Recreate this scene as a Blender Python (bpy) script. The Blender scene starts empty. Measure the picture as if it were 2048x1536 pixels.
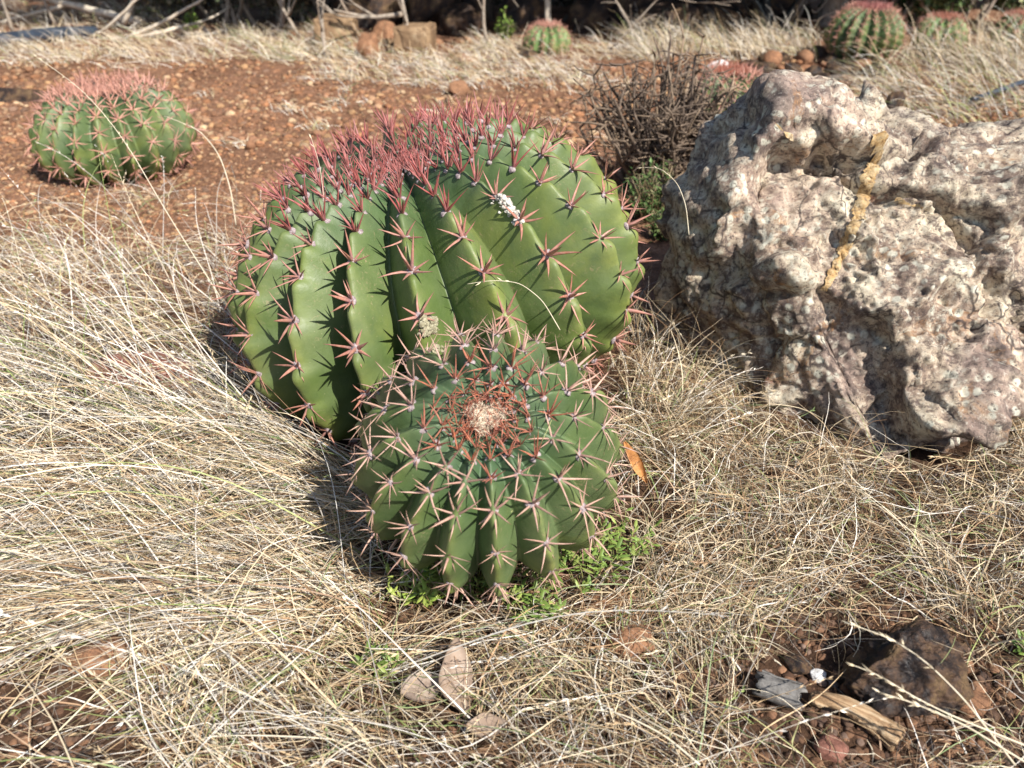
import bpy, bmesh, math, random
import numpy as np
from mathutils import Vector, Matrix, Quaternion
from mathutils.bvhtree import BVHTree

# ------------------------------------------------------------------ camera, sky, sun
scene = bpy.context.scene
COL = scene.collection
H, PITCH, FPX = 0.80, math.radians(31.2), 1600.0
cam_d = bpy.data.cameras.new('camera')
cam = bpy.data.objects.new('camera', cam_d); COL.objects.link(cam)
cam.location = (0, 0, H)
cam.rotation_euler = (math.pi/2 - PITCH, 0, 0)
cam_d.sensor_width = 36.0
cam_d.lens = FPX/2048*36.0
cam_d.clip_start, cam_d.clip_end = 0.02, 400
cam_d.dof.use_dof = True
cam_d.dof.focus_distance = 1.16
cam_d.dof.aperture_fstop = 5.2
scene.camera = cam

SUN_EL = math.radians(44)
SUN_AZ = math.radians(-49)          # from +X (right), towards the camera
to_sun = Vector((math.cos(SUN_EL)*math.cos(SUN_AZ), math.cos(SUN_EL)*math.sin(SUN_AZ), math.sin(SUN_EL)))
world = bpy.data.worlds.new('World'); scene.world = world; world.use_nodes = True
wn = world.node_tree.nodes; wn.clear()
sky = wn.new('ShaderNodeTexSky'); sky.sky_type = 'NISHITA'; sky.sun_disc = False
sky.sun_elevation = SUN_EL; sky.sun_rotation = math.atan2(to_sun.x, to_sun.y)
bgn = wn.new('ShaderNodeBackground'); bgn.inputs['Strength'].default_value = 0.092
wo = wn.new('ShaderNodeOutputWorld')
world.node_tree.links.new(sky.outputs[0], bgn.inputs[0]); world.node_tree.links.new(bgn.outputs[0], wo.inputs[0])
sun_d = bpy.data.lights.new('sun', 'SUN'); sun_d.energy = 5.0; sun_d.angle = math.radians(0.53); sun_d.color = (1.0, 0.945, 0.855)
sun = bpy.data.objects.new('sun', sun_d); COL.objects.link(sun)
sun.rotation_euler = to_sun.to_track_quat('Z', 'Y').to_euler()
scene.view_settings.view_transform = 'Standard'
scene.view_settings.look = 'None'
scene.view_settings.gamma = 1.0
scene.view_settings.use_curve_mapping = False
scene.view_settings.exposure = 0.62
scene.cycles.max_bounces = 6
scene.cycles.use_denoising = True

# ------------------------------------------------------------------ helpers
RNG = np.random.default_rng(11)
random.seed(5)
def ray(u, v):
    x, yv = (u-1024)/FPX, (768-v)/FPX
    cp, sp = math.cos(PITCH), math.sin(PITCH)
    return Vector((x, cp+yv*sp, -sp+yv*cp))
def G(u, v, z=0.0):                 # a point on the level plane z
    d = ray(u, v); t = (z-H)/d.z
    return Vector((d.x*t, d.y*t, z))
def GN(uv, z=0.0):                  # vectorised: (n,2) -> (n,2)
    x, yv = (uv[:, 0]-1024)/FPX, (768-uv[:, 1])/FPX
    cp, sp = math.cos(PITCH), math.sin(PITCH)
    t = (z-H)/(-sp+yv*cp)
    return np.stack([x*t, (cp+yv*sp)*t], 1)
def at_y(u, v, y):
    d = ray(u, v); t = y/d.y
    return Vector((d.x*t, y, H+d.z*t))

_perm = np.random.default_rng(3).permutation(4096).astype(np.int64)
_grad = np.random.default_rng(4).normal(size=(4096, 3)); _grad /= np.linalg.norm(_grad, axis=1)[:, None]
def _h(i, j, k):
    return _perm[(_perm[(_perm[i & 4095]+j) & 4095]+k) & 4095]
def noise3(P):                      # gradient noise, about -1..1
    P = np.asarray(P, float)
    I = np.floor(P).astype(np.int64); f = P-I
    w = f*f*f*(f*(f*6-15)+10)
    r = np.zeros(len(P))
    for dx in (0, 1):
        wx = w[:, 0] if dx else 1-w[:, 0]
        for dy in (0, 1):
            wy = w[:, 1] if dy else 1-w[:, 1]
            for dz in (0, 1):
                wz = w[:, 2] if dz else 1-w[:, 2]
                g = _grad[_h(I[:, 0]+dx, I[:, 1]+dy, I[:, 2]+dz)]
                r += wx*wy*wz*((f-np.array([dx, dy, dz]))*g).sum(1)
    return r*1.6
def fbm(P, o=4, lac=2.03, gain=.5):
    a, s, r = 1.0, 1.0, 0
    for i in range(o):
        r = r+a*noise3(P*s+17.3*i); a *= gain; s *= lac
    return r
def worley(P, seed=9):              # F1, F2
    I = np.floor(P).astype(np.int64); f = P-I
    d1 = np.full(len(P), 9.0); d2 = np.full(len(P), 9.0)
    for dx in (-1, 0, 1):
        for dy in (-1, 0, 1):
            for dz in (-1, 0, 1):
                g = _grad[_h(I[:, 0]+dx+seed, I[:, 1]+dy, I[:, 2]+dz)]*.5+.5
                d = np.linalg.norm(np.array([dx, dy, dz])+g-f, axis=1)
                n1 = np.minimum(d1, d); d2 = np.minimum(d2, np.maximum(d1, d)); d1 = n1
    return d1, d2
def ground_h(x, y):
    x = np.asarray(x, float); y = np.asarray(y, float)
    P = np.stack([x.ravel(), y.ravel(), np.zeros(x.size)], 1)
    r = .018*noise3(P*1.7+5)+.008*noise3(P*5.1)
    return r.reshape(x.shape)
def gh(x, y): return float(ground_h(np.array([x]), np.array([y]))[0])
def on_ground(u, v, dz=0.0):
    p = G(u, v); p.z = gh(p.x, p.y)+dz
    return p

def mesh_np(name, V, F, smooth=True, attrs=None, cols=None):
    me = bpy.data.meshes.new(name)
    V = np.ascontiguousarray(V, np.float32); F = np.ascontiguousarray(F, np.int32)
    me.vertices.add(len(V)); me.vertices.foreach_set('co', V.ravel())
    me.loops.add(F.size); me.loops.foreach_set('vertex_index', F.ravel())
    me.polygons.add(len(F)); me.polygons.foreach_set('loop_start', np.arange(0, F.size, F.shape[1], dtype=np.int32))
    if smooth: me.polygons.foreach_set('use_smooth', np.ones(len(F), bool))
    me.update(calc_edges=True)
    for k, a in (attrs or {}).items():
        at = me.attributes.new(k, 'FLOAT', 'POINT'); at.data.foreach_set('value', np.ascontiguousarray(a, np.float32))
    if cols is not None:
        at = me.attributes.new('col', 'FLOAT_COLOR', 'POINT')
        c = np.ones((len(V), 4), np.float32); c[:, :3] = cols
        at.data.foreach_set('color', c.ravel())
    return me
def obj(name, me, mat=None, parent=None, loc=None, mtx=None):
    o = bpy.data.objects.new(name, me); COL.objects.link(o)
    if mat is not None and not me.materials: me.materials.append(mat)
    if parent is not None: o.parent = parent
    if mtx is not None: o.matrix_local = mtx
    elif loc is not None: o.location = loc
    return o
def empty(name, loc):
    o = bpy.data.objects.new(name, None); COL.objects.link(o); o.location = loc; o.empty_display_size = .05
    return o
def tag(o, label=None, cat=None, group=None, kind=None):
    if label: o['label'] = label
    if cat: o['category'] = cat
    if group: o['group'] = group
    if kind: o['kind'] = kind
    return o
class Soup:                         # collects triangles/quads (as tris) into one mesh
    def __init__(s): s.V = []; s.F = []; s.C = []; s.n = 0
    def add(s, V, F, c=None):
        V = np.asarray(V, float); F = np.asarray(F, int)
        if F.shape[1] == 4: F = np.concatenate([F[:, [0, 1, 2]], F[:, [0, 2, 3]]])
        s.V.append(V); s.F.append(F+s.n); s.n += len(V)
        s.C.append(np.broadcast_to(np.array(c if c is not None else (1, 1, 1), float), (len(V), 3)))
    def mesh(s, name, smooth=True):
        return mesh_np(name, np.concatenate(s.V), np.concatenate(s.F), smooth, cols=np.concatenate(s.C))
def tube(pts, rad, sides=6, cap=True, jitter=0.0, rng=RNG):
    pts = np.asarray(pts, float); n = len(pts); rad = np.broadcast_to(np.asarray(rad, float), (n,))
    T = np.gradient(pts, axis=0); T /= np.linalg.norm(T, axis=1)[:, None]+1e-12
    up = np.array([0.31, 0.2, 0.93]) if abs(T[0] @ np.array([0.31, .2, .93])) < .9 else np.array([1., 0, 0])
    V = []
    X = np.cross(up, T[0]); X /= np.linalg.norm(X)
    a = np.arange(sides)*2*math.pi/sides
    for i in range(n):
        X = X-T[i]*(X @ T[i]); X /= np.linalg.norm(X)
        Y = np.cross(T[i], X)
        r = rad[i]*(1+jitter*rng.normal(size=sides)) if jitter else rad[i]
        V.append(pts[i]+(np.cos(a)*r)[:, None]*X+(np.sin(a)*r)[:, None]*Y)
    V = np.concatenate(V); F = []
    for i in range(n-1):
        for j in range(sides):
            k = (j+1) % sides
            F.append((i*sides+j, i*sides+k, (i+1)*sides+k, (i+1)*sides+j))
    F = np.array(F)
    F = np.concatenate([F[:, [0, 1, 2]], F[:, [0, 2, 3]]])
    if cap:
        V = np.concatenate([V, pts[:1], pts[-1:]])
        a0, a1 = n*sides, n*sides+1
        j = np.arange(sides); k = (j+1) % sides
        F = np.concatenate([F, np.stack([np.full(sides, a0), k, j], 1), np.stack([np.full(sides, a1), (n-1)*sides+j, (n-1)*sides+k], 1)])
    return V, F
_ico = {}
def ico(sub):
    if sub not in _ico:
        bm = bmesh.new(); bmesh.ops.create_icosphere(bm, subdivisions=sub, radius=1.0)
        V = np.array([v.co[:] for v in bm.verts]); F = np.array([[v.index for v in f.verts] for f in bm.faces]); bm.free()
        _ico[sub] = (V, F)
    return _ico[sub]

# ------------------------------------------------------------------ materials
class NT:
    def __init__(s, name):
        s.mat = bpy.data.materials.new(name); s.mat.use_nodes = True
        s.t = s.mat.node_tree; s.t.nodes.clear()
        s.out = s.t.nodes.new('ShaderNodeOutputMaterial'); s.b = s.t.nodes.new('ShaderNodeBsdfPrincipled')
        s.t.links.new(s.b.outputs[0], s.out.inputs[0])
        s.tc = s.t.nodes.new('ShaderNodeTexCoord')
    def n(s, ty, **kw):
        nd = s.t.nodes.new(ty)
        for k, v in kw.items(): setattr(nd, k, v)
        return nd
    def set(s, nd, **kw):
        for k, v in kw.items(): s.put(nd.inputs[k.replace('_', ' ')], v)
        return nd
    def put(s, sock, v):
        if isinstance(v, bpy.types.NodeSocket): s.t.links.new(v, sock)
        else: sock.default_value = v
    def noise(s, scale, detail=4, rough=.6, dist=0, vec=None):
        nd = s.n('ShaderNodeTexNoise'); s.set(nd, Scale=scale, Detail=detail, Roughness=rough, Distortion=dist, Vector=vec or s.tc.outputs['Object'])
        return nd.outputs['Fac']
    def voro(s, scale, feature='F1', out='Distance', vec=None, rnd=1.0):
        nd = s.n('ShaderNodeTexVoronoi', feature=feature); s.set(nd, Scale=scale, Randomness=rnd, Vector=vec or s.tc.outputs['Object'])
        return nd.outputs[out]
    def ramp(s, fac, stops, interp='LINEAR'):
        nd = s.n('ShaderNodeValToRGB'); nd.color_ramp.interpolation = interp
        e = nd.color_ramp.elements
        while len(e) < len(stops): e.new(.5)
        for i, (p, c) in enumerate(stops):
            e[i].position = p; e[i].color = (*c, 1) if isinstance(c, tuple) else (c, c, c, 1)
        s.put(nd.inputs[0], fac); return nd.outputs[0]
    def mix(s, fac, a, b, mode='MIX'):
        nd = s.n('ShaderNodeMix', data_type='RGBA', blend_type=mode)
        s.put(nd.inputs[0], fac)
        for sk, v in ((nd.inputs[6], a), (nd.inputs[7], b)):
            s.put(sk, (*v, 1) if isinstance(v, tuple) and len(v) == 3 else v)
        return nd.outputs[2]
    def math(s, op, a, b=0.0, clamp=False):
        nd = s.n('ShaderNodeMath', operation=op, use_clamp=clamp); s.put(nd.inputs[0], a); s.put(nd.inputs[1], b); return nd.outputs[0]
    def attr(s, name, out='Fac'):
        nd = s.n('ShaderNodeAttribute', attribute_name=name); return nd.outputs[out]
    def rand(s): return s.n('ShaderNodeObjectInfo').outputs['Random']
    def bump(s, hgt, strength=.5, dist=.01, prev=None):
        nd = s.n('ShaderNodeBump'); s.set(nd, Height=hgt, Strength=strength, Distance=dist)
        if prev is not None: s.put(nd.inputs['Normal'], prev)
        return nd.outputs[0]
    def done(s, color, rough=.8, normal=None, spec=.4, **kw):
        s.put(s.b.inputs['Base Color'], (*color, 1) if isinstance(color, tuple) else color)
        s.put(s.b.inputs['Roughness'], rough); s.b.inputs['Specular IOR Level'].default_value = spec
        if normal is not None: s.put(s.b.inputs['Normal'], normal)
        for k, v in kw.items(): s.put(s.b.inputs[k.replace('_', ' ')], v)
        return s.mat
M = {}
def build_materials():
    # cactus skin
    for key, c0, c1, c2 in (('skin', (.070, .116, .032), (.110, .162, .042), (.30, .32, .065)),
                            ('skin_blue', (.062, .110, .040), (.100, .152, .048), (.27, .29, .065)),
                            ('skin_pale', (.10, .20, .055), (.16, .27, .07), (.33, .38, .15))):
        t = NT(key)
        n1 = t.noise(9, 5, .6); n2 = t.noise(55, 4, .7)
        base = t.mix(t.ramp(n1, [(.33, 0.), (.66, 1.)]), tuple(.85*x for x in c0), c1)
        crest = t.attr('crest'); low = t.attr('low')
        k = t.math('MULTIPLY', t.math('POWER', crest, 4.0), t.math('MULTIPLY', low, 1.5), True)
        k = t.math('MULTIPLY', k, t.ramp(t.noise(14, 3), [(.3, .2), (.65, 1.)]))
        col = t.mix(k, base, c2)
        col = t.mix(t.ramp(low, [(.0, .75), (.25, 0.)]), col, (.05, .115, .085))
        col = t.mix(t.ramp(n2, [(.35, .35), (.6, 0.)]), col, (.06, .10, .03))
        spots = t.ramp(t.voro(115), [(.05, .75), (.12, 0.)])
        col = t.mix(t.math('MULTIPLY', spots, t.ramp(t.noise(20, 2), [(.5, 0.), (.62, 1.)])), col, (.28, .27, .14))
        basal = t.math('MULTIPLY', t.ramp(low, [(.72, 0.), (1., 1.)]), t.ramp(t.noise(25, 4), [(.35, 0.), (.65, 1.)]))
        col = t.mix(basal, col, (.24, .20, .09))
        dust = t.math('MULTIPLY', t.ramp(t.noise(6, 5, .7), [(.40, 0.), (.72, .30)]), 1.0)
        col = t.mix(dust, col, (.22, .245, .165))
        nb = t.bump(t.noise(40, 5, .6), .12, .01); nb = t.bump(t.noise(300, 2), .08, .002, nb)
        lines = t.n('ShaderNodeTexWave', wave_type='RINGS', rings_direction='Z')
        t.set(lines, Scale=9.0, Distortion=6.0, Detail=3.0, Vector=t.tc.outputs['Object'])
        col = t.mix(t.math('MULTIPLY', lines.outputs['Fac'], .10), col, (.05, .09, .025))
        yel = t.ramp(t.noise(4.5, 5, .65, .6), [(.54, 0.), (.70, .45)])
        col = t.mix(yel, col, (.25, .27, .055))
        scuff = t.math('MULTIPLY', t.ramp(t.noise(70, 6, .8, 1.5), [(.57, 0.), (.66, .85)]), t.ramp(t.noise(8, 3), [(.48, 0.), (.60, 1.)]))
        col = t.mix(scuff, col, (.30, .24, .14))
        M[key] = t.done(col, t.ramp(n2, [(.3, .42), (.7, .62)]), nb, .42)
    # spines
    for key, base, mid, tip in (('spine', (.20, .105, .115), (.42, .165, .105), (.14, .03, .025)),
                                ('spine_young', (.20, .075, .095), (.37, .075, .068), (.13, .022, .03)),
                                ('spine_rust', (.30, .10, .05), (.47, .13, .055), (.15, .03, .02)),
                                ('spine_tan', (.30, .18, .16), (.54, .33, .24), (.24, .09, .05)), ('spine_pink', (.45, .22, .15), (.58, .27, .19), (.42, .15, .11))):
        t = NT(key)
        a = t.attr('along'); r = t.rand()
        col = t.ramp(a, [(0., tuple(.75*x for x in base)), (.12, base), (.38, mid), (.78, mid), (1., tip)])
        col = t.mix(t.ramp(t.attr('rnd'), [(.45, 0.), (.85, .55)]), col, tuple(min(1, 1.25*x+.10) for x in mid) if key != 'spine_young' else (.40, .17, .16))
        col = t.mix(t.ramp(t.attr('rnd'), [(.05, .6), (.35, 0.)]), col, tuple(.55*x for x in mid))
        band = t.ramp(t.noise(3, 2, vec=None), [(.3, 0.), (.7, 1.)])
        n = t.noise(120, 3, .6)
        col = t.mix(t.ramp(n, [(.35, .45), (.65, 0.)]), col, (.22, .11, .10))
        col = t.mix(t.ramp(t.noise(260, 2), [(.5, 0.), (.7, .30 if key != 'spine_young' else .08)]), col, (.62, .46, .36))
        col = t.mix(t.math('MULTIPLY', t.math('POWER', r, 1.0 if key != 'spine_young' else 2.5), .25 if key != 'spine_young' else .3), col, (.30, .19, .18) if key != 'spine_young' else (.42, .27, .24))
        M[key] = t.done(col, .48, t.bump(n, .2, .002), .45)
    t = NT('wool'); n = t.noise(260, 4, .7)
    M['wool'] = t.done(t.ramp(n, [(.3, (.16, .12, .125)), (.5, (.33, .27, .28)), (.7, (.52, .45, .44))]), .95, t.bump(n, .8, .003), .1)
    t = NT('wool_cream'); n = t.noise(180, 5, .7)
    M['wool_cream'] = t.done(t.ramp(n, [(.3, (.52, .38, .27)), (.5, (.74, .62, .47)), (.7, (.84, .76, .63))]), .95, t.bump(n, .9, .004), .1)
    t = NT('scab'); n = t.noise(160, 5, .7)
    M['scab'] = t.done(t.ramp(n, [(.33, (.25, .22, .19)), (.48, (.55, .52, .46)), (.7, (.80, .78, .72))]), .9, t.bump(n, .9, .003), .2)
    t = NT('cork'); n = t.noise(190, 5, .75)
    M['cork'] = t.done(t.ramp(n, [(.3, (.16, .13, .08)), (.5, (.36, .33, .22)), (.7, (.52, .49, .36))]), .9, t.bump(n, .8, .003), .2)
    # boulder
    t = NT('boulder')
    w1 = t.noise(3.2, 6, .65, .4); w2 = t.noise(11, 8, .72, .6); w3 = t.noise(38, 8, .75, .3); w4 = t.noise(120, 6, .8)
    col = t.ramp(w2, [(.30, (.11, .080, .066)), (.41, (.24, .175, .135)), (.49, (.44, .35, .265)), (.57, (.58, .495, .37)), (.68, (.70, .63, .49))])
    col = t.mix(t.ramp(w3, [(.40, .9), (.485, 0.)]), col, (.115, .082, .072))
    col = t.mix(t.ramp(w3, [(.53, 0.), (.63, .8)]), col, (.70, .66, .54))
    col = t.mix(t.ramp(t.noise(2.6, 5, .7, .6), [(.49, 0.), (.58, .9)]), col, t.ramp(w3, [(.4, (.075, .058, .055)), (.6, (.24, .18, .155))]))
    col = t.mix(t.ramp(t.noise(3.7, 5, .7, .4), [(.52, 0.), (.68, .5)]), col, (.58, .42, .34))
    rust = t.ramp(t.noise(7.3, 6, .75, .8), [(.585, 0.), (.68, .75)])
    col = t.mix(rust, col, (.36, .185, .075))
    so = t.n('ShaderNodeSeparateXYZ'); t.put(so.inputs[0], t.tc.outputs['Object'])
    st = t.math('MULTIPLY', t.math('MULTIPLY', t.math('SUBTRACT', so.outputs[0], .05), 4.0, True), t.math('MULTIPLY', t.math('SUBTRACT', .22, so.outputs[2]), 6.0, True))
    col = t.mix(t.math('MULTIPLY', st, t.ramp(t.noise(9, 6, .7), [(.40, 0.), (.60, .75)])), col, (.42, .25, .10))
    red = t.ramp(t.noise(5.1, 4, .6, .5, vec=t.tc.outputs['Generated']), [(.66, 0.), (.72, .7)])
    col = t.mix(red, col, (.32, .11, .075))
    lich = t.math('MULTIPLY', t.ramp(t.voro(46), [(.28, 1.), (.40, 0.)]), t.ramp(t.noise(6.5, 5, .7), [(.48, 0.), (.58, 1.)]))
    col = t.mix(t.math('MULTIPLY', lich, .8), col, (.66, .65, .54))
    wv = t.n('ShaderNodeVectorMath', operation='ADD'); t.put(wv.inputs[0], t.tc.outputs['Object'])
    nv = t.n('ShaderNodeTexNoise'); t.set(nv, Scale=14.0, Detail=5.0, Vector=t.tc.outputs['Object'])
    sc = t.n('ShaderNodeVectorMath', operation='SCALE'); t.put(sc.inputs[0], nv.outputs['Color']); sc.inputs['Scale'].default_value = .09; t.put(wv.inputs[1], sc.outputs[0])
    crack = t.ramp(t.voro(13, 'DISTANCE_TO_EDGE', vec=wv.outputs[0]), [(.012, .9), (.05, 0.)])
    col = t.mix(t.math('MULTIPLY', crack, t.ramp(t.noise(5, 3), [(.42, 0.), (.56, 1.)])), col, (.06, .045, .042))
    speck = t.ramp(w4, [(.39, .9), (.47, 0.)])
    col = t.mix(speck, col, (.075, .06, .058))
    col = t.mix(t.ramp(w4, [(.57, 0.), (.67, .6)]), col, (.75, .72, .62))
    nb = t.bump(w3, .55, .010); nb = t.bump(w4, .6, .004, nb)
    M['boulder'] = t.done(col, .88, nb, .25)
    t = NT('vein'); n = t.noise(45, 7, .75); n2 = t.noise(140, 6, .75)
    col = t.ramp(n, [(.30, (.36, .20, .085)), (.43, (.56, .36, .16)), (.56, (.66, .50, .29)), (.70, (.72, .63, .46))])
    M['vein'] = t.done(t.mix(t.ramp(n2, [(.40, .8), (.50, 0.)]), col, (.16, .10, .06)), .88, t.bump(n2, .9, .008), .2)
    # soil
    t = NT('soil'); n = t.noise(2.3, 6, .65); n2 = t.noise(24, 8, .75); n3 = t.noise(110, 5, .75)
    col = t.ramp(n2, [(.30, (.10, .048, .028)), (.45, (.215, .112, .068)), (.57, (.33, .18, .112)), (.72, (.44, .275, .18))])
    col = t.mix(t.ramp(n, [(.42, .0), (.62, .7)]), col, (.115, .058, .036))
    vc = t.n('ShaderNodeTexVoronoi'); t.set(vc, Scale=95.0, Vector=t.tc.outputs['Object'])
    peb = t.ramp(vc.outputs['Distance'], [(.25, 1.), (.45, 0.)])
    pc = t.n('ShaderNodeHueSaturation'); 
    col = t.mix(t.math('MULTIPLY', peb, .55), col, t.ramp(t.noise(70, 2), [(.35, (.12, .06, .035)), (.5, (.30, .14, .07)), (.65, (.46, .27, .15))]))
    col = t.mix(t.ramp(n3, [(.34, .6), (.46, 0.)]), col, (.05, .028, .02))
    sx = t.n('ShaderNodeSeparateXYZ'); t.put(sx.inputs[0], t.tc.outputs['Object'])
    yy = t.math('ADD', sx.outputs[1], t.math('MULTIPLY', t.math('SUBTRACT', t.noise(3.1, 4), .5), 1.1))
    dark_soil_shade = t.ramp(t.math('DIVIDE', yy, 3.0), [(.40, .85), (.60, 0.)])  # darker foreground soil, with the shade between grass stems mixed into its colour
    col = t.mix(dark_soil_shade, col, t.ramp(n2, [(.35, (.022, .014, .010)), (.55, (.055, .032, .020)), (.72, (.12, .065, .038))]))
    nb = t.bump(n2, .7, .02); nb = t.bump(vc.outputs['Distance'], .5, -.006, nb); nb = t.bump(n3, .5, .004, nb)
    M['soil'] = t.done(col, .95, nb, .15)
    # stones, gravel
    t = NT('stone_red'); r = t.rand(); n = t.noise(2.6, 6, .7); n2 = t.noise(11, 5, .7)
    col = t.ramp(n, [(.3, (.10, .05, .035)), (.5, (.26, .125, .065)), (.65, (.38, .20, .11)), (.8, (.46, .30, .19))])
    col = t.mix(t.math('MULTIPLY', r, .7), col, (.30, .17, .10))
    M['stone_red'] = t.done(t.mix(t.ramp(n2, [(.35, .7), (.47, 0.)]), col, (.06, .035, .03)), .9, t.bump(n2, .5, .004, t.bump(n, .5, .01)), .25)
    t = NT('stone_dark'); n = t.noise(2.1, 7, .68, .5); n2 = t.noise(9, 8, .8); n3 = t.noise(34, 6, .8)
    col = t.ramp(n, [(.38, (.016, .014, .018)), (.46, (.06, .038, .03)), (.53, (.16, .09, .055)), (.62, (.28, .18, .09)), (.74, (.32, .17, .14))])
    col = t.mix(t.ramp(n2, [(.36, .8), (.47, 0.)]), col, (.03, .022, .02))
    col = t.mix(t.ramp(n3, [(.56, 0.), (.66, .6)]), col, (.30, .21, .14))
    col = t.mix(t.ramp(n3, [(.36, .8), (.45, 0.)]), col, (.02, .015, .015))
    M['stone_dark'] = t.done(col, t.ramp(n, [(.35, .3), (.6, .85)]), t.bump(n3, .8, .02, t.bump(n2, .9, .08)), .5)
    t = NT('stone_tan'); n = t.noise(6, 7, .7); n2 = t.noise(28, 5, .7)
    col = t.ramp(n, [(.3, (.10, .065, .045)), (.48, (.24, .155, .09)), (.62, (.36, .25, .15)), (.76, (.60, .52, .38))])
    M['stone_tan'] = t.done(t.mix(t.ramp(n2, [(.35, .6), (.47, 0.)]), col, (.10, .06, .04)), .9, t.bump(n2, .6, .008, t.bump(n, .6, .02)), .2)
    t = NT('stone_white'); n = t.noise(3, 5, .7)
    M['stone_white'] = t.done(t.ramp(n, [(.3, (.45, .43, .42)), (.6, (.80, .79, .78))]), .8, t.bump(n, .5, .006), .3)
    t = NT('stone_clay'); n = t.noise(2.5, 6, .7); n2 = t.noise(14, 4, .7)
    M['stone_clay'] = t.done(t.mix(t.ramp(n2, [(.35, .5), (.5, 0.)]), t.ramp(n, [(.3, (.17, .075, .055)), (.6, (.29, .135, .10)), (.8, (.37, .20, .15))]), (.10, .05, .04)), .9, t.bump(n2, .4, .003, t.bump(n, .4, .01)), .2)
    t = NT('gravel'); n = t.noise(90, 5, .7); c = t.attr('col', 'Color')
    M['gravel'] = t.done(t.mix(t.ramp(n, [(.35, .6), (.55, 0.)]), c, (.07, .04, .028)), .92, t.bump(n, .5, .004), .2)
    # grass and plants coloured per blade
    t = NT('straw'); c = t.attr('col', 'Color')
    n = t.noise(45, 3, .6)
    M['straw'] = t.done(t.mix(t.ramp(n, [(.35, .25), (.6, 0.)]), c, (.30, .19, .10)), .5, None, .35)
    t = NT('leaf'); c = t.attr('col', 'Color'); 
    M['leaf'] = t.done(c, .5, None, .4)
    t = NT('wood_grey'); n = t.noise(40, 6, .7); n2 = t.noise(7, 3)
    col = t.ramp(n, [(.3, (.12, .10, .085)), (.5, (.33, .28, .23)), (.7, (.52, .46, .39))])
    M['wood_grey'] = t.done(t.mix(t.ramp(n2, [(.4, 0.), (.65, .4)]), col, (.30, .20, .13)), .9, t.bump(n, .7, .01), .2)
    t = NT('wood_pale'); n = t.noise(30, 6, .7)
    M['wood_pale'] = t.done(t.ramp(n, [(.3, (.33, .26, .19)), (.5, (.58, .50, .40)), (.7, (.74, .67, .57))]), .85, t.bump(n, .5, .008), .2)
    t = NT('bark_dark'); n = t.noise(25, 7, .7)
    M['bark_dark'] = t.done(t.ramp(n, [(.3, (.035, .028, .024)), (.55, (.11, .085, .065)), (.75, (.22, .17, .13))]), .95, t.bump(n, .9, .02), .15)
    t = NT('stick'); mp = t.n('ShaderNodeMapping'); t.set(mp, Vector=t.tc.outputs['Object']); mp.inputs['Scale'].default_value = (10, 160, 160)
    n = t.noise(1.0, 6, .7, vec=mp.outputs[0]); n2 = t.noise(60, 4)
    col = t.ramp(n, [(.32, (.12, .07, .04)), (.46, (.32, .20, .11)), (.58, (.50, .36, .22)), (.72, (.62, .51, .37))])
    M['stick'] = t.done(col, .85, t.bump(n, .9, .004), .25)
    t = NT('bark_grey'); n = t.noise(120, 6, .75)
    M['bark_grey'] = t.done(t.ramp(n, [(.3, (.085, .08, .075)), (.55, (.20, .19, .18)), (.75, (.30, .28, .26))]), .9, t.bump(n, .6, .002), .2)
    t = NT('twig_brown'); r = t.rand(); n = t.noise(60, 5, .7)
    col = t.ramp(n, [(.3, (.04, .027, .022)), (.5, (.105, .078, .062)), (.66, (.235, .18, .14)), (.8, (.42, .34, .26))])
    M['twig_brown'] = t.done(t.mix(t.math('MULTIPLY', t.math('POWER', r, 3.), .7), col, (.42, .31, .21)), .85, t.bump(n, .6, .003), .2)
    t = NT('dead_leaf'); n = t.noise(50, 5, .7); r = t.rand()
    col = t.ramp(n, [(.3, (.15, .11, .09)), (.55, (.33, .26, .21)), (.75, (.44, .37, .31))])
    M['dead_leaf'] = t.done(t.mix(t.math('MULTIPLY', r, .5), col, (.28, .19, .13)), .7, t.bump(n, .4, .003), .3)
    t = NT('dry_orange'); n = t.noise(60, 4, .7)
    M['dry_orange'] = t.done(t.ramp(n, [(.3, (.24, .09, .03)), (.55, (.50, .22, .07)), (.75, (.60, .35, .16))]), .6, t.bump(n, .4, .003), .4)
    t = NT('pipe_plastic'); n = t.noise(14, 4, .6)
    M['pipe_plastic'] = t.done(t.ramp(n, [(.35, (.025, .035, .055)), (.65, (.05, .065, .09))]), .32, t.bump(n, .1, .01), .5)
    t = NT('strap_dark'); n = t.noise(9, 4, .6)
    M['strap_dark'] = t.done(t.ramp(n, [(.3, (.008, .011, .015)), (.7, (.03, .038, .045))]), .5, None, .3)
build_materials()

# ------------------------------------------------------------------ ground
def build_ground():
    def axis(a, b, fine0, fine1, nf, nc):
        return np.unique(np.concatenate([np.linspace(a, fine0, nc), np.linspace(fine0, fine1, nf), np.linspace(fine1, b, nc)]))
    xs = axis(-90, 90, -2.6, 2.6, 420, 40); ys = axis(-60, 160, .25, 4.4, 360, 60)
    X, Y = np.meshgrid(xs, ys)
    P = np.stack([X.ravel(), Y.ravel(), np.zeros(X.size)], 1)
    near = np.exp(-np.maximum(0, np.hypot(P[:, 0], P[:, 1]-1.5)-2.5))
    Z = ground_h(P[:, 0], P[:, 1])+near*(.006*np.abs(noise3(P*22))+.004*noise3(P*60))
    V = P.copy(); V[:, 2] = Z
    ny, nx = X.shape
    I = np.arange(ny*nx).reshape(ny, nx)
    F = np.stack([I[:-1, :-1].ravel(), I[:-1, 1:].ravel(), I[1:, 1:].ravel(), I[1:, :-1].ravel()], 1)
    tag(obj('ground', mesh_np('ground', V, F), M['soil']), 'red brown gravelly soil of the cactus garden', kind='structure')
build_ground()

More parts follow.
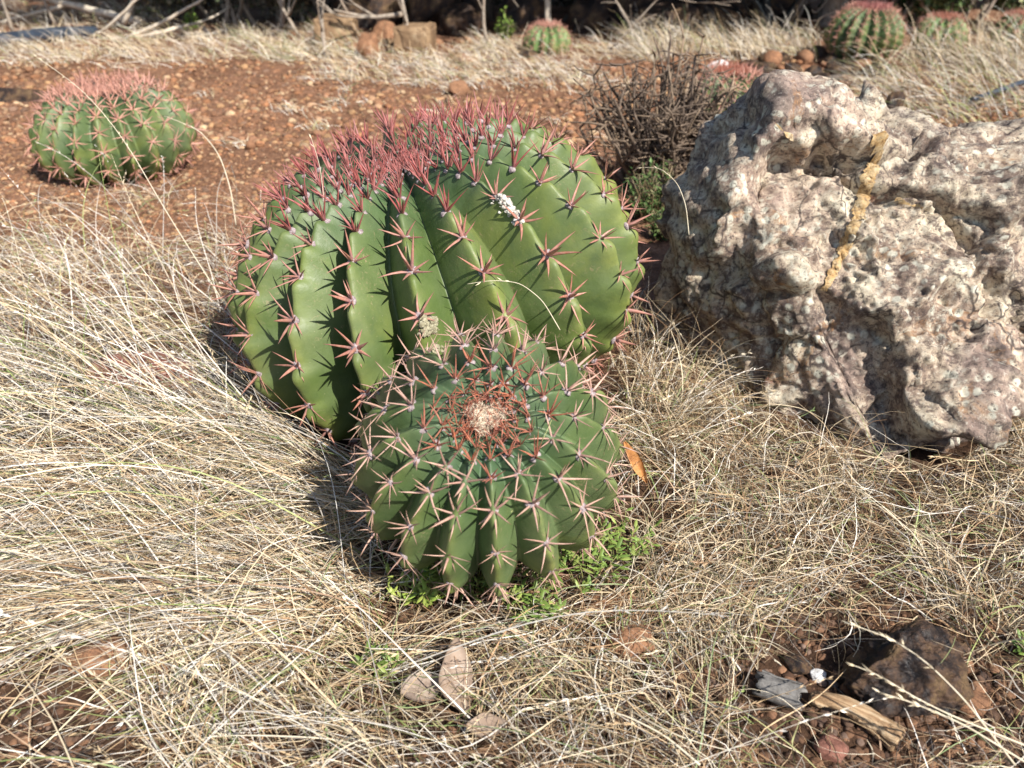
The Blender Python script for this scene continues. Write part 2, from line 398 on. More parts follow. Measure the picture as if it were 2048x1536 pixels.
# ------------------------------------------------------------------ cacti
COLLIDE = []                        # (inverse matrix, semi axes) of every body that grass must not enter
def spine_mesh(rng, kind, L, thin=1.0):
    S = Soup(); al = []; rn = []
    def spine(az, el, ln, rad):
        rad *= thin
        d = np.array([math.cos(el)*math.cos(az), math.cos(el)*math.sin(az), math.sin(el)])
        side = np.array([-math.sin(az), math.cos(az), 0])
        up = np.cross(d, side)
        bend = rng.normal(0, .09); bend2 = rng.normal(.06, .09)
        s = np.array([0, .12, .35, .6, .82, 1.0]); rr = rad*np.array([1.15, 1.0, .92, .7, .38, .04])
        rr = rr*(1+.06*np.sin(s*30))
        sides = 6; a = np.arange(sides)*2*math.pi/sides
        V = []
        for si, ri in zip(s, rr):
            c = d*ln*si+side*bend*ln*si*si-up*bend2*ln*si*si
            V.append(c+np.outer(np.cos(a)*ri*1.25, side)+np.outer(np.sin(a)*ri*.7, up))
        V = np.concatenate(V); F = []
        for i in range(len(s)-1):
            for j in range(sides):
                k = (j+1) % sides; F.append((i*sides+j, i*sides+k, (i+1)*sides+k, (i+1)*sides+j))
        S.add(V, F); al.append(np.repeat(s, sides)); rn.append(np.full(len(V), rng.random()))
    if kind == 'old':
        n = rng.integers(7, 9); a0 = rng.uniform(0, 6.28)
        for i in range(n):
            spine(a0+i*2*math.pi/n+rng.normal(0, .12), math.radians(rng.uniform(14, 36)), L*rng.uniform(.6, 1.2), L*.046*rng.uniform(.8, 1.2))
        spine(rng.uniform(0, 6.28), math.radians(rng.uniform(62, 85)), L*rng.uniform(.8, 1.1), L*.062)
    elif kind == 'mid':
        n = rng.integers(6, 8); a0 = rng.uniform(0, 6.28)
        for i in range(n):
            spine(a0+i*2*math.pi/n+rng.normal(0, .15), math.radians(rng.uniform(30, 55)), L*rng.uniform(.7, 1.25), L*.046)
        spine(rng.uniform(0, 6.28), math.radians(rng.uniform(70, 88)), L*rng.uniform(.95, 1.2), L*.062)
    else:
        n = rng.integers(6, 8); a0 = rng.uniform(0, 6.28)
        for i in range(n):
            spine(a0+i*2*math.pi/n+rng.normal(0, .2), math.radians(rng.uniform(50, 82)), L*rng.uniform(.65, 1.3), L*.043)
    V = np.concatenate(S.V); F = np.concatenate(S.F)
    return mesh_np('spine_cluster', V, F, True, attrs={'along': np.concatenate(al), 'rnd': np.concatenate(rn)})
def wool_mesh(rng, r):
    V, F = ico(2)
    n = noise3(V*2.3+rng.uniform(0, 50, 3))
    return mesh_np('areole', V*np.array([r*.75, r, r*.5])*(1+.35*n)[:, None], F)

class Cactus: pass
def make_cactus(name, label, centre, a, b, axis, nribs, spin, spacing, L, mats, group=None, res=(18, 150), depth=.17,
                dep=.28, tmax=2.75, seed=1, nkinds=7, wool=.15, qmin=.35, twist=.0, crown_q=3, areoles=True, max_q=99, kindset=('young', 'mid', 'old'), bulge=.03, keep=None, thin=1.0, crown=0.0, cmin=.2):
    rng = np.random.default_rng(seed)
    axis = Vector(axis).normalized()
    q0 = Vector((0, 0, 1)).rotation_difference(axis)
    R = q0.to_matrix().to_4x4() @ Matrix.Rotation(spin, 4, 'Z')
    base = Vector((centre[0], centre[1], gh(centre[0], centre[1])))
    root = empty(name, base)
    tag(root, label, 'cactus', group)
    ML = Matrix.Translation(Vector(centre)-base) @ R       # body space -> root space
    # meridian table
    tt = np.linspace(0.0, tmax, 700)
    def prof(t):
        s, c = np.sin(t), np.cos(t)
        rho = a*np.abs(s)**.86*np.where(c < 0, 1-.16*(-c)**1.3, 1)
        z = b*np.sign(c)*np.abs(c)**.95*np.where(c < 0, .88, 1) - dep*b*np.exp(-(rho/(.30*a))**2)
        return rho, z
    rho, z = prof(tt)
    arc = np.concatenate([[0], np.cumsum(np.hypot(np.diff(rho), np.diff(z)))])
    sp = spacing*np.clip(.16+1.05*np.clip(rho/a, 0, 1)**1.5, cmin, 1.0)
    q = np.concatenate([[0], np.cumsum(np.diff(arc)/sp[1:])])
    dr, dz = np.gradient(rho), np.gradient(z)
    ln = np.hypot(dr, dz)+1e-9
    nr, nz = -dz/ln, dr/ln
    nr, nz = np.where(nz*0+1 > 0, nr, nr), nz
    # outward: at apex z up, so flip so that normal . (rho,z) > 0
    sg = np.where(nr*rho+nz*(z+.2*b) < 0, -1, 1); nr, nz = nr*sg, nz*sg
    ker = np.ones(41)/41
    nr = np.convolve(np.pad(nr, 20, 'edge'), ker, 'valid'); nz = np.convolve(np.pad(nz, 20, 'edge'), ker, 'valid')
    nn = np.hypot(nr, nz); nr /= nn; nz /= nn
    wob = rng.normal(0, 1, (nribs, 6)); offs = (np.arange(nribs) % 2)*.5+rng.normal(0, .10, nribs)
    wid = rng.normal(0, .05, nribs); edges = np.arange(nribs+1)+np.concatenate([[0], wid[1:], [0]]); edges[0] = wid[0]; edges[-1] = nribs+wid[0]
    rdep = 1+rng.normal(0, .07, nribs)
    def surf(t, k, u):              # u in -.5 .5 within rib k
        rh = np.interp(t, tt, rho); zz = np.interp(t, tt, z); qq = np.interp(t, tt, q)
        n_r = np.interp(t, tt, nr); n_z = np.interp(t, tt, nz)
        sw = .055*(wob[k, 0]*np.sin(t*2.1+wob[k, 1])+.5*wob[k, 2]*np.sin(t*4.7+wob[k, 3]))*np.cos(np.pi*u)
        ph = 2*math.pi/nribs*(edges[k]+(edges[k+1]-edges[k])*(u+.5)+sw)+twist*t
        g = np.abs(2*u)
        gg = (np.sqrt(g*g+.014)-.1183)/(1.007-.1183)
        cav = gg**1.0
        d = depth*rdep[k]*(.25*a+.75*rh)*np.clip(rh/(.5*a), 0, 1)**.8
        phase = qq-offs[k]
        cr = np.exp(-(g/.55)**2)
        tub = bulge*(.3*a+.7*rh)*cr*(.75*np.cos(2*math.pi*(phase-.22)))*np.minimum(1, rh/(.2*a))
        notch = -.020*a*np.exp(-(g/.28)**2)*np.exp(-((phase-np.round(phase))/.16)**2)*np.minimum(1, rh/(.3*a))
        off = -d*cav+tub+notch
        r2 = rh+n_r*off; z2 = zz+n_z*off
        return np.stack([r2*np.cos(ph), r2*np.sin(ph), z2], -1), 1-g, n_r, n_z, ph
    nu, nt = res
    # sample t by arc
    arcs = np.linspace(0.0, arc[-1], nt); ts = np.interp(arcs, arc, tt); ts[0] = tt[1]
    K = np.repeat(np.arange(nribs), nu); U = np.tile(np.arange(nu)/nu-.5, nribs)
    TT, KK = np.meshgrid(ts, np.arange(len(K)), indexing='ij')
    P, cr, _, _, _ = surf(TT.ravel(), K[KK.ravel()], U[KK.ravel()])
    P += (noise3(P*(2.2/a)+seed*7)*.018*a)[:, None]*(P/np.linalg.norm(P, axis=1)[:, None])
    W = len(K); I = np.arange(nt*W).reshape(nt, W); J = np.roll(I, -1, 1)
    F = np.stack([I[:-1].ravel(), I[1:].ravel(), J[1:].ravel(), J[:-1].ravel()], 1)
    low = np.clip((TT.ravel())/tmax, 0, 1)
    body = obj('body', mesh_np('body', P, F, True, attrs={'crest': cr, 'low': low}), M[mats[0]], root, mtx=ML)
    COLLIDE.append((np.array((Matrix.Translation(base) @ ML).inverted()), np.array([a*.97, a*.97, b*.97])))
    C = Cactus(); C.root, C.ML, C.surf, C.tt, C.q, C.base, C.offs, C.a = root, ML, surf, tt, q, base, offs, a; C.vm = None
    if not areoles: return C
    vm = {k: [spine_mesh(rng, k, L, thin) for _ in range(nkinds)] for k in set(kindset)}
    C.vm = vm
    wm = [wool_mesh(rng, wool*L) for _ in range(3)]
    todo = []
    qmax = q[-1]
    for k in range(nribs):
        m = 0
        while True:
            qa = m+offs[k]%1.0; m += 1
            if qa > min(qmax, max_q): break
            if qa < qmin: continue
            t = float(np.interp(qa, q, tt))
            p, _, n_r, n_z, ph = surf(np.array([t]), np.array([k]), np.array([0.0]))
            p = p[0]; ph = float(ph[0]); n = Vector((float(n_r[0])*math.cos(ph), float(n_r[0])*math.sin(ph), float(n_z[0])))
            pw = (Matrix.Translation(base) @ ML) @ Vector(p)
            if pw.z < -.01 or (keep and not keep(pw, t)): continue
            todo.append((t, k, qa, p, n))
    todo.sort(key=lambda x: x[0])
    for t, k, qa, p, n in todo[:300]:
        rh = float(np.interp(t, tt, rho))/a
        x = rng.random()*.16
        kd = kindset[0] if rh < .40+crown+x*.5 else kindset[1] if rh < .66+crown*.8+x else kindset[2]
        sc = (.58+.42*min(1, rh/.45))*rng.uniform(.85, 1.12)
        if kd == 'young': sc *= 1.05
        # young spines lean outwards from the crown
        zax = n.normalized()
        yax = Vector((0, 0, 1)) - zax*zax.z
        if yax.length < 1e-3: yax = Vector((0, 1, 0))
        yax.normalize(); xax = yax.cross(zax)
        m3 = Matrix((xax, yax, zax)).transposed()
        Rr = m3.to_4x4() @ Matrix.Rotation(rng.uniform(-.25, .25), 4, 'X') @ Matrix.Rotation(rng.uniform(-.25, .25), 4, 'Y') @ Matrix.Rotation(rng.uniform(0, 6.28), 4, 'Z')
        me = vm[kd][rng.integers(nkinds)]
        o = obj('spine_cluster', me, M[mats[1] if kd == 'young' else mats[2] if kd == 'mid' else mats[3]], root,
                mtx=ML @ Matrix.Translation(Vector(p)-n*.003) @ Rr @ Matrix.Scale(sc, 4))
        if wool > 0: obj('areole', wm[rng.integers(3)], M['wool'], o, loc=(0, 0, 0))
    return C

def view_axis(u, v, ax):            # axis given as (right, up, towards viewer) about the sight line of that pixel
    d = ray(u, v).normalized(); right = Vector((0, 0, 1)).cross(-d).normalized(); 
    right = d.cross(Vector((0, 0, 1))).normalized(); up = right.cross(d)
    return right*ax[0]+up*ax[1]-d*ax[2]
def centre_at(u, v, depth): return ray(u, v)*depth+Vector((0, 0, H))

BIG_C = centre_at(878, 574, 1.47)
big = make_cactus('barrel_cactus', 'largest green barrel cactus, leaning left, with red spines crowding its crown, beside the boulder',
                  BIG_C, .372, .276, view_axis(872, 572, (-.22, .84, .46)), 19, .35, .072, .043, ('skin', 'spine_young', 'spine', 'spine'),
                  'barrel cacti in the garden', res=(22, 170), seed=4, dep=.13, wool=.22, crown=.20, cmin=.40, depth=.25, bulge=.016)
SM_C = centre_at(977, 922, 1.03)
small = make_cactus('barrel_cactus', 'small round barrel cactus with a cream woolly crown in front of the largest cactus',
                    SM_C, .172, .152, view_axis(977, 922, (-.02, .38, .92)), 17, .2, .064, .036, ('skin_blue', 'spine_rust', 'spine_tan', 'spine_tan'),
                    'barrel cacti in the garden', res=(18, 110), seed=9, dep=.22, wool=.2, bulge=.02, tmax=2.6, thin=.68, depth=.21, qmin=.3, cmin=.26)
p = on_ground(246, 350)
left = make_cactus('barrel_cactus', 'squat barrel cactus with pinkish spines on the bare red gravel at far left',
                   (p.x, p.y+.02, p.z+.112), .258, .178, (-.02, -.08, 1), 20, .1, .062, .042, ('skin_blue', 'spine_pink', 'spine_pink', 'spine_pink'),
                   'barrel cacti in the garden', res=(14, 90), seed=14, dep=.2, wool=.14, bulge=.014, depth=.2, cmin=.32)
p = on_ground(1095, 112)
make_cactus('barrel_cactus', 'small pale green barrel cactus with a pink spiny top behind the dry grass strip',
            (p.x, p.y+.1, p.z+.055), .148, .118, (0, -.05, 1), 15, .1, .045, .034, ('skin_pale', 'spine_pink', 'spine_pink', 'spine_pink'),
            'barrel cacti in the garden', res=(10, 50), seed=15, dep=.2, wool=0, nkinds=2)
p = on_ground(1738, 134)
make_cactus('barrel_cactus', 'tall dark green barrel cactus with a red crown in the background at right',
            (p.x, p.y+.15, p.z+.125), .212, .180, (.02, -.05, 1), 19, .1, .040, .034, ('skin_blue', 'spine_young', 'spine_pink', 'spine_pink'),
            'barrel cacti in the garden', res=(10, 60), seed=16, dep=.15, wool=0, nkinds=2, keep=lambda w, t: w.y < p.y+.25)
p2 = on_ground(1462, 262)
make_cactus('barrel_cactus', 'barrel cactus with orange red crown spines half hidden behind the boulder',
            (p2.x, p2.y+.1, p2.z+.09), .165, .13, (0, -.05, 1), 16, .1, .05, .045, ('skin_blue', 'spine_rust', 'spine_pink', 'spine_pink'),
            'barrel cacti in the garden', res=(10, 50), seed=17, dep=.2, wool=0, nkinds=2)
p3 = on_ground(1885, 118)
make_cactus('barrel_cactus', 'small barrel cactus veiled by dry grass right of the tall background cactus',
            (p3.x, p3.y+.1, p3.z+.10), .15, .13, (0, -.05, 1), 15, .1, .05, .036, ('skin_pale', 'spine_rust', 'spine_pink', 'spine_pink'),
            'barrel cacti in the garden', res=(10, 50), seed=18, dep=.2, wool=0, nkinds=2)
p4 = on_ground(2030, 112)
make_cactus('barrel_cactus', 'barrel cactus with reddish top cut by the right edge of the picture',
            (p4.x+.05, p4.y+.1, p4.z+.10), .16, .13, (0, -.05, 1), 15, .1, .05, .036, ('skin_blue', 'spine_rust', 'spine_pink', 'spine_pink'),
            'barrel cacti in the garden', res=(10, 50), seed=19, dep=.2, wool=0, nkinds=2)

# woolly crown of the small cactus: a lumpy cushion and tufts
def crown_wool():
    rng = np.random.default_rng(2)
    V, F = ico(4); S = Soup()
    zz = float(small.surf(np.array([.18]), np.array([0]), np.array([0.]))[0][0][2])
    c0 = np.array([0, -.002, zz+.002])
    P = V*np.array([.016, .014, .006])*(1+.35*noise3(V*2.7+4)+.25*noise3(V*7)+.12*noise3(V*18))[:, None]
    S.add(P+c0, F)
    n = 1500                        # wool fibres
    a = rng.uniform(0, 6.28, n); r = .021*np.sqrt(rng.random(n))*(1+.35*np.sin(a*3+1)*.6+.3*np.sin(a*7+2)*.6); base = np.stack([r*np.cos(a), r*np.sin(a)*.85, .003+.002*rng.normal(size=n)], 1)+c0
    d = rng.normal(size=(n, 3)); d[:, 2] = np.abs(d[:, 2])*.8; d /= np.linalg.norm(d, axis=1)[:, None]; l = rng.uniform(.003, .008, (n, 1))
    sd = np.cross(d, rng.normal(size=(n, 3))); sd /= np.linalg.norm(sd, axis=1)[:, None]
    T = np.stack([base-sd*.0005, base+sd*.0005, base+d*l], 1).reshape(-1, 3)
    S.add(T, np.arange(n*3).reshape(-1, 3))
    obj('woolly_crown', mesh_np('woolly_crown', np.concatenate(S.V), np.concatenate(S.F)), M['wool_cream'], small.root, mtx=small.ML)
    for i in range(13):             # young spines pushing up through the wool
        a = i*2.399; r = .004+.021*math.sqrt(i/13)
        obj('spine_cluster', small.vm['young'][i % 7], M['spine_rust'], small.root, mtx=small.ML @ Matrix.Translation((r*math.cos(a), r*math.sin(a)-.002, zz+.004))
            @ Matrix.Rotation(rng.uniform(-.5, .5), 4, 'X') @ Matrix.Rotation(rng.uniform(-.5, .5), 4, 'Y') @ Matrix.Scale(rng.uniform(.30, .55), 4))
crown_wool()
# crusty patches on the big cactus
def patch(C, name, mat, k, q0, q1, u0, width, seed, thick=.006):
    rng = np.random.default_rng(seed)
    S = Soup()
    V0, F0 = ico(1)
    n = 240
    for i in range(n):
        qq = rng.uniform(q0, q1); t = float(np.interp(qq, C.q, C.tt))
        u = u0+rng.normal(0, width)
        p, _, n_r, n_z, ph = C.surf(np.array([t]), np.array([k]), np.array([u])); p = p[0]
        r = .0010+.0038*rng.random()**2
        V = V0*np.array([r, r*rng.uniform(.4, 1.4), r])*(1+.7*rng.normal(0, .5, (len(V0), 1)))
        nn = np.array([float(n_r[0])*math.cos(ph[0]), float(n_r[0])*math.sin(ph[0]), float(n_z[0])])
        V = V - np.outer(V @ nn, nn)*(1-thick/.008)
        S.add(V+p+nn*.001, F0)
    me = mesh_np(name, np.concatenate(S.V), np.concatenate(S.F))
    return obj(name, me, M[mat], C.root, mtx=C.ML)
def rib_near(C, u, v):              # rib index and q of the visible crest nearest a pixel
    best = None
    for k in range(19):
        for qq in np.arange(2, C.q[-1], .2):
            t = float(np.interp(qq, C.q, C.tt))
            p, _, n_r, n_z, ph = C.surf(np.array([t]), np.array([k]), np.array([0.]))
            w = (Matrix.Translation(C.base) @ C.ML) @ Vector(p[0]); d = w-Vector((0, 0, H))
            nl = ((C.ML.to_3x3()) @ Vector((float(n_r[0])*math.cos(ph[0]), float(n_r[0])*math.sin(ph[0]), float(n_z[0]))))
            if nl.dot(d) > 0: continue
            cp, sp = math.cos(PITCH), math.sin(PITCH)
            f = d.y*cp-d.z*sp; px = 1024+FPX*d.x/f; py = 768-FPX*(d.y*sp+d.z*cp)/f
            e = (px-u)**2+(py-v)**2
            if best is None or e < best[0]: best = (e, k, qq)
    return best[1], best[2]
k, qq = rib_near(big, 1035, 395)
tag(patch(big, 'crust', 'scab', k, qq-.55, qq+.55, 0.0, .05, 3, .0045), 'white crusty streak along a rib of the large cactus')
k, qq = rib_near(big, 775, 665)
tag(patch(big, 'scar', 'cork', k, qq-.15, qq+.2, .10, .045, 4, .0016), 'corky pale scar low on a rib')
k, qq = rib_near(big, 800, 720)
tag(patch(big, 'scar', 'cork', k, qq-.1, qq+.15, .05, .045, 5, .0016), 'corky pale scar low on a rib')

# ------------------------------------------------------------------ boulder
def build_boulder():
    blobs = [  # centre, semi axes, rot z, tilt y
        ((.530, 1.50, .185), (.215, .24, .305), .25, .06),
        ((.95, 1.54, .16), (.40, .30, .265), -.1, 0),
        ((1.06, 1.52, .26), (.26, .20, .165), .1, 0),
        ((.73, 1.52, .23), (.21, .22, .225), .0, 0),
        ((.63, 1.24, .09), (.21, .21, .19), .2, 0),
        ((.46, 1.43, .06), (.19, .18, .20), .2, 0),
        ((.95, 1.46, .12), (.32, .20, .22), .0, 0),
    ]
    mats = []
    for c, r, rz, ty in blobs:
        m = (Matrix.Rotation(rz, 3, 'Z') @ Matrix.Rotation(ty, 3, 'Y')).transposed()
        mats.append((np.array(c), np.array(r), np.array(m)))
    cuts = [(np.array((-.82, -.24, .48)), (.418, 1.42, .40)), (np.array((-.20, -.74, .58)), (.52, 1.31, .31)), 
            (np.array((.06, -.72, .70)), (.95, 1.33, .345)), (np.array((-.75, -.55, .1)), (.47, 1.25, .1))]
    def sdf(P):
        D = None
        for c, r, m in mats:
            q = (P-c) @ m.T
            k0 = np.linalg.norm(q/r, axis=1); k1 = np.linalg.norm(q/(r*r), axis=1)+1e-9
            d = k0*(k0-1)/k1
            if D is None: D = d
            else:
                k = .07; h = np.clip(.5+.5*(D-d)/k, 0, 1)
                D = D*(1-h)+d*h-k*h*(1-h)
        for n, p0 in cuts:
            n = n/np.linalg.norm(n); d = (P-np.array(p0)) @ n
            k = .016; h = np.clip(.5-.5*(D-d)/k, 0, 1)
            D = D*(1-h)+d*h+k*h*(1-h)
        return D
    c = np.array([.72, 1.44, .13])
    V, F = ico(7)
    V = V+.5*np.array([-.25, -.8, .5]); V = V/np.linalg.norm(V, axis=1)[:, None]
    ss = np.linspace(.02, .95, 48); last = np.full(len(V), .02)
    for s in ss:
        ins = sdf(c+V*s) < 0; last = np.where(ins, s, last)
    lo, hi = last, last+(ss[1]-ss[0])
    for _ in range(9):
        mid = (lo+hi)/2; ins = sdf(c+V*mid[:, None]) < 0
        lo = np.where(ins, mid, lo); hi = np.where(ins, hi, mid)
    P = c+V*lo[:, None]
    e = 2e-3
    N = np.stack([sdf(P+np.eye(3)[i]*e)-sdf(P-np.eye(3)[i]*e) for i in range(3)], 1); N /= np.linalg.norm(N, axis=1)[:, None]+1e-9
    side = np.clip((N @ np.array([-.84, -.245, .49])-.80)/.14, 0, 1)      # the smooth slab on the left
    amp = 1-.75*side
    Q = P+.05*np.stack([noise3(P*7+i*9) for i in range(3)], 1)
    def plates(scale, tilt, step, seed, warp=.18, sq=(1, 1, 1)):   # broken plates: each cell has a flat face of its own tilt and height
        X = P*scale*np.array(sq)+warp*np.stack([noise3(P*scale*1.7+i*9+seed) for i in range(3)], 1)+.06*np.stack([noise3(P*scale*6+i*5+seed) for i in range(3)], 1)
        I = np.floor(X).astype(np.int64); f = X-I
        bd = np.full(len(X), 9.0); b2 = np.full(len(X), 9.0); bv = np.zeros_like(X); bh = np.zeros(len(X), np.int64); cv = np.zeros_like(X); ch = np.zeros(len(X), np.int64)
        for dx in (-1, 0, 1):
            for dy in (-1, 0, 1):
                for dz in (-1, 0, 1):
                    hh = _h(I[:, 0]+dx+seed, I[:, 1]+dy, I[:, 2]+dz)
                    v = f-(np.array([dx, dy, dz])+_grad[hh]*.5+.5)
                    dd = (v*v).sum(1); m = dd < bd
                    m2 = ~m & (dd < b2); cv[m] = bv[m]; ch[m] = bh[m]; cv[m2] = v[m2]; ch[m2] = hh[m2]
                    b2 = np.where(m, bd, np.where(m2, dd, b2)); bd = np.where(m, dd, bd); bv[m] = v[m]; bh[m] = hh[m]
        def face(v, h): return (tilt*(v*_grad[(h*7+11) & 4095]).sum(1)+step*_grad[(h*3+5) & 4095][:, 0])/scale
        e = np.sqrt(b2)-np.sqrt(bd); k = .5+.5*np.clip(e/.10, 0, 1)
        return face(bv, bh)*k+face(cv, ch)*(1-k), e
    p1, e1 = plates(3.6, .50, .12, 3, sq=(1, 1, 1.25)); p2, e2 = plates(9.5, .50, .11, 8, .2); p3, e3 = plates(21, .50, .14, 15, .2); p4, e4 = plates(46, .5, .16, 21, .2)
    d = .016*fbm(P*3.2, 2)+amp*(.62*p1+.60*p2+.44*p3+.34*p4)
    mk = np.clip(noise3(P*4+12)*1.4+.35, 0, 1)
    d -= amp*(.045*np.exp(-(e1/.06)**2)*mk+.016*np.exp(-(e2/.07)**2)*np.clip(noise3(P*7+2)+.3, 0, 1))
    pit = np.clip(noise3(Q*8+30)-.46, 0, 1); d -= amp*.10*pit; d -= amp*.016*np.clip(noise3(Q*24+50)-.38, 0, 1)
    d += (.4+.6*amp)*(.004*(1-2*np.abs(noise3(Q*30)))+.0032*(1-2*np.abs(noise3(Q*62+4)))+.0020*noise3(P*120))
    strat = np.sin((P[:, 0]*.55+P[:, 1]*.2+P[:, 2]*.85)*95+6*noise3(P*5)); d += side*.004*strat
    P2 = P+N*d[:, None]
    base = np.array([.72, 1.44, 0.0])
    root = empty('boulder', base)
    tag(root, 'big pale lichen-crusted boulder with an orange vein, right of the largest cactus', 'rock')
    me = mesh_np('rock_face', P2-base, F)
    o = obj('rock_face', me, M['boulder'], root)
    tree = BVHTree.FromPolygons([Vector(v) for v in P2.tolist()], F.tolist())
    def hit(u, v):
        d = ray(u, v).normalized(); r = tree.ray_cast(Vector((0, 0, H)), d)
        return r[0], r[1]
    VN = np.zeros_like(P2); fn = np.cross(P2[F[:, 1]]-P2[F[:, 0]], P2[F[:, 2]]-P2[F[:, 0]])
    for i in range(3): np.add.at(VN, F[:, i], fn)
    VN /= np.linalg.norm(VN, axis=1)[:, None]+1e-12
    def vein(name, pix, w, raise_, seg, seed):
        pix = np.array(pix, float)
        L = np.concatenate([[0], np.cumsum(np.hypot(*np.diff(pix, axis=0).T))]); s = np.linspace(0, L[-1], seg)
        C = [hit(x, y)[0] for x, y in zip(np.interp(s, L, pix[:, 0]), np.interp(s, L, pix[:, 1]))]
        C = np.array([c[:] for c in C if c is not None])
        lo, hi = C.min(0)-.05, C.max(0)+.05
        vi = np.where(((P2 > lo) & (P2 < hi)).all(1))[0]
        dd = np.linalg.norm(P2[vi][:, None]-C[None], axis=2); k = dd.argmin(1); d = dd.min(1)
        tt = k/(len(C)-1)
        ww = w*(1-.45*tt**1.5)*(1+.22*noise3(P2[vi]*30+seed)+.25*noise3(P2[vi]*110+seed))
        r = d/ww
        off = np.full(len(P2), 9.0); off[vi] = r
        fs = F[(off[F] < 1.0).all(1)]
        if len(fs) < 4: return
        lab = np.arange(len(P2))        # keep the one longest unbroken piece
        while True:
            m = lab[fs].min(1); new = lab.copy()
            for i in range(3): np.minimum.at(new, fs[:, i], m)
            if (new == lab).all(): break
            lab = new
        fl = lab[fs[:, 0]]; ids, cnt = np.unique(fl, return_counts=True); fs = fs[fl == ids[cnt.argmax()]]
        use, inv = np.unique(fs, return_inverse=True)
        rr = off[use]
        hgt = raise_*np.clip(1-rr**2, 0, 1)**.5*(.85+.25*noise3(P2[use]*90+3))+.0012
        V = P2[use]+VN[use]*hgt[:, None]
        tag(obj(name, mesh_np(name, V-base, inv.reshape(-1, 3)), M['vein'], root), 'orange mineral vein standing out of the rock' if w > .01 else None)
    vein('vein', [(1762, 246), (1754, 300), (1740, 345), (1728, 390), (1720, 430), (1702, 462), (1688, 500), (1668, 540), (1648, 575)], .0150, .004, 160, 3)
    vein('vein', [(1545, 235), (1590, 285), (1640, 320), (1685, 355)], .0065, .004, 120, 4)
    vein('vein', [(1770, 395), (1840, 412), (1900, 425), (1960, 455)], .006, .004, 120, 6)
    return sdf
rock_sdf = build_boulder()

# ------------------------------------------------------------------ stones, sticks and litter in the foreground
STONE_ME = {}
def stone_mesh(key, sub, seed, sx=1., sy=1., sz=.7, rough=.22):
    V, F = ico(sub)
    o = seed*13.7
    # flatten by random planes for facets
    rng = np.random.default_rng(seed); P = V.copy()
    for _ in range(9):
        n = rng.normal(size=3); n /= np.linalg.norm(n); d = rng.uniform(.62, .9)
        x = P @ n; P = P-np.outer(np.clip(x-d, 0, 1)*.85, n)
    P *= (1+rough*.7*noise3(V*1.6+o)+rough*.35*noise3(V*4.2+o)+(rough*.12*noise3(V*11+o) if sub > 2 else 0)+(rough*.06*noise3(V*26+o) if sub > 3 else 0)+(rough*.07*(1-2*np.abs(noise3(V*17+o)))+rough*.05*noise3(V*48+o) if sub > 5 else 0))[:, None]
    return mesh_np('stone', P*np.array([sx, sy, sz]), F)
def stone(name, label, u, v, size, mat, sub=3, seed=1, shape=(1, 1, .7), rot=0, sink=.3, group='loose stones on the soil', rough=.22, cat='stone'):
    me = stone_mesh(name, sub, seed, *shape, rough=rough)
    p = on_ground(u, v)
    o = obj(name, me, M[mat]); o.location = (p.x, p.y, p.z+size*shape[2]*(1-2*sink)*.8); o.scale = (size,)*3; o.rotation_euler = (0, 0, rot)
    tag(o, label, cat, group)
    return o
BARE = []
KEEP_OUT = []                        # (x, y, r) discs with thin grass
def keep(u, v, r, k=.93):
    p = G(u, v); KEEP_OUT.append((p.x, p.y, r, k))
stone('rock', 'dark glossy brown rock half sunk in the grass at the lower right corner', 1795, 1372, .073, 'stone_dark', 6, 21, (1.0, .72, .78), .15, .22, None, .30, 'rock')
for u_, v_, r_, k_ in ((60, 1460, .085, .5), (210, 1510, .06, .4), (1790, 1330, .08, .5), (1555, 1400, .036, .85), (1690, 1450, .045, .5), (290, 750, .07, .6), (930, 1185, .05, .6), (1175, 1165, .05, .5), (1600, 1310, .05, .6), (215, 1325, .035, .7)):
    p_ = G(u_, v_); BARE.append((p_.x, p_.y, r_, k_))
keep(1800, 1350, .10, .8); keep(1640, 1430, .07); keep(60, 1450, .085, .8); keep(200, 1510, .06, .7); keep(300, 760, .09, .72); keep(930, 1200, .075, .85); keep(850, 1225, .06, .8); keep(1180, 1175, .06, .65); keep(1075, 1245, .04, .6); keep(1560, 1310, .05, .7); keep(1500, 1450, .06, .7); keep(900, 1400, .07, .8); keep(975, 1480, .04, .7); keep(220, 1330, .045, .7)
stone('stone', 'reddish clay stone lying under the long dry grass left of the largest cactus', 290, 770, .115, 'stone_clay', 4, 22, (1.0, .5, .35), -.1, .25, rough=.15)
stone('stone', 'rust brown stone on the dark soil at the lower left', 215, 1330, .042, 'stone_red', 4, 23, (1, .7, .6), .3)
stone('stone', 'small rust stone beside the rust brown stone at lower left', 330, 1345, .025, 'stone_red', 3, 24, (1, .7, .6), .9)
stone('stone', 'brown stone showing through the grass below the boulder', 1262, 1300, .034, 'stone_red', 3, 25, (1, .8, .7), .4)
stone('stone', 'flat brown stone under grass between the small cactus and the dark rock', 1240, 1225, .036, 'stone_red', 3, 26, (1.2, .7, .4), -.3)
stone('stone', 'grey brown stone left of the dark glossy rock', 1590, 1335, .020, 'stone_dark', 3, 27, (1, .9, .7), .2)
stone('stone', 'little pale chip left of the dark glossy rock', 1632, 1358, .011, 'stone_white', 3, 28, (1, .8, .8), .2, .1)
stone('stone', 'purplish stone at the bottom edge below the dry stick', 1660, 1505, .020, 'stone_clay', 3, 29, (1, .8, .7), .2)
stone('stone', 'orange brown stone touching the right foot of the dark glossy rock', 1945, 1410, .020, 'stone_red', 3, 30, (1.2, .8, .7), .2)
stone('stone', 'small blue grey stone at the bottom edge on the left', 175, 1525, .014, 'stone_dark', 3, 31, (1, .7, .6), .5)

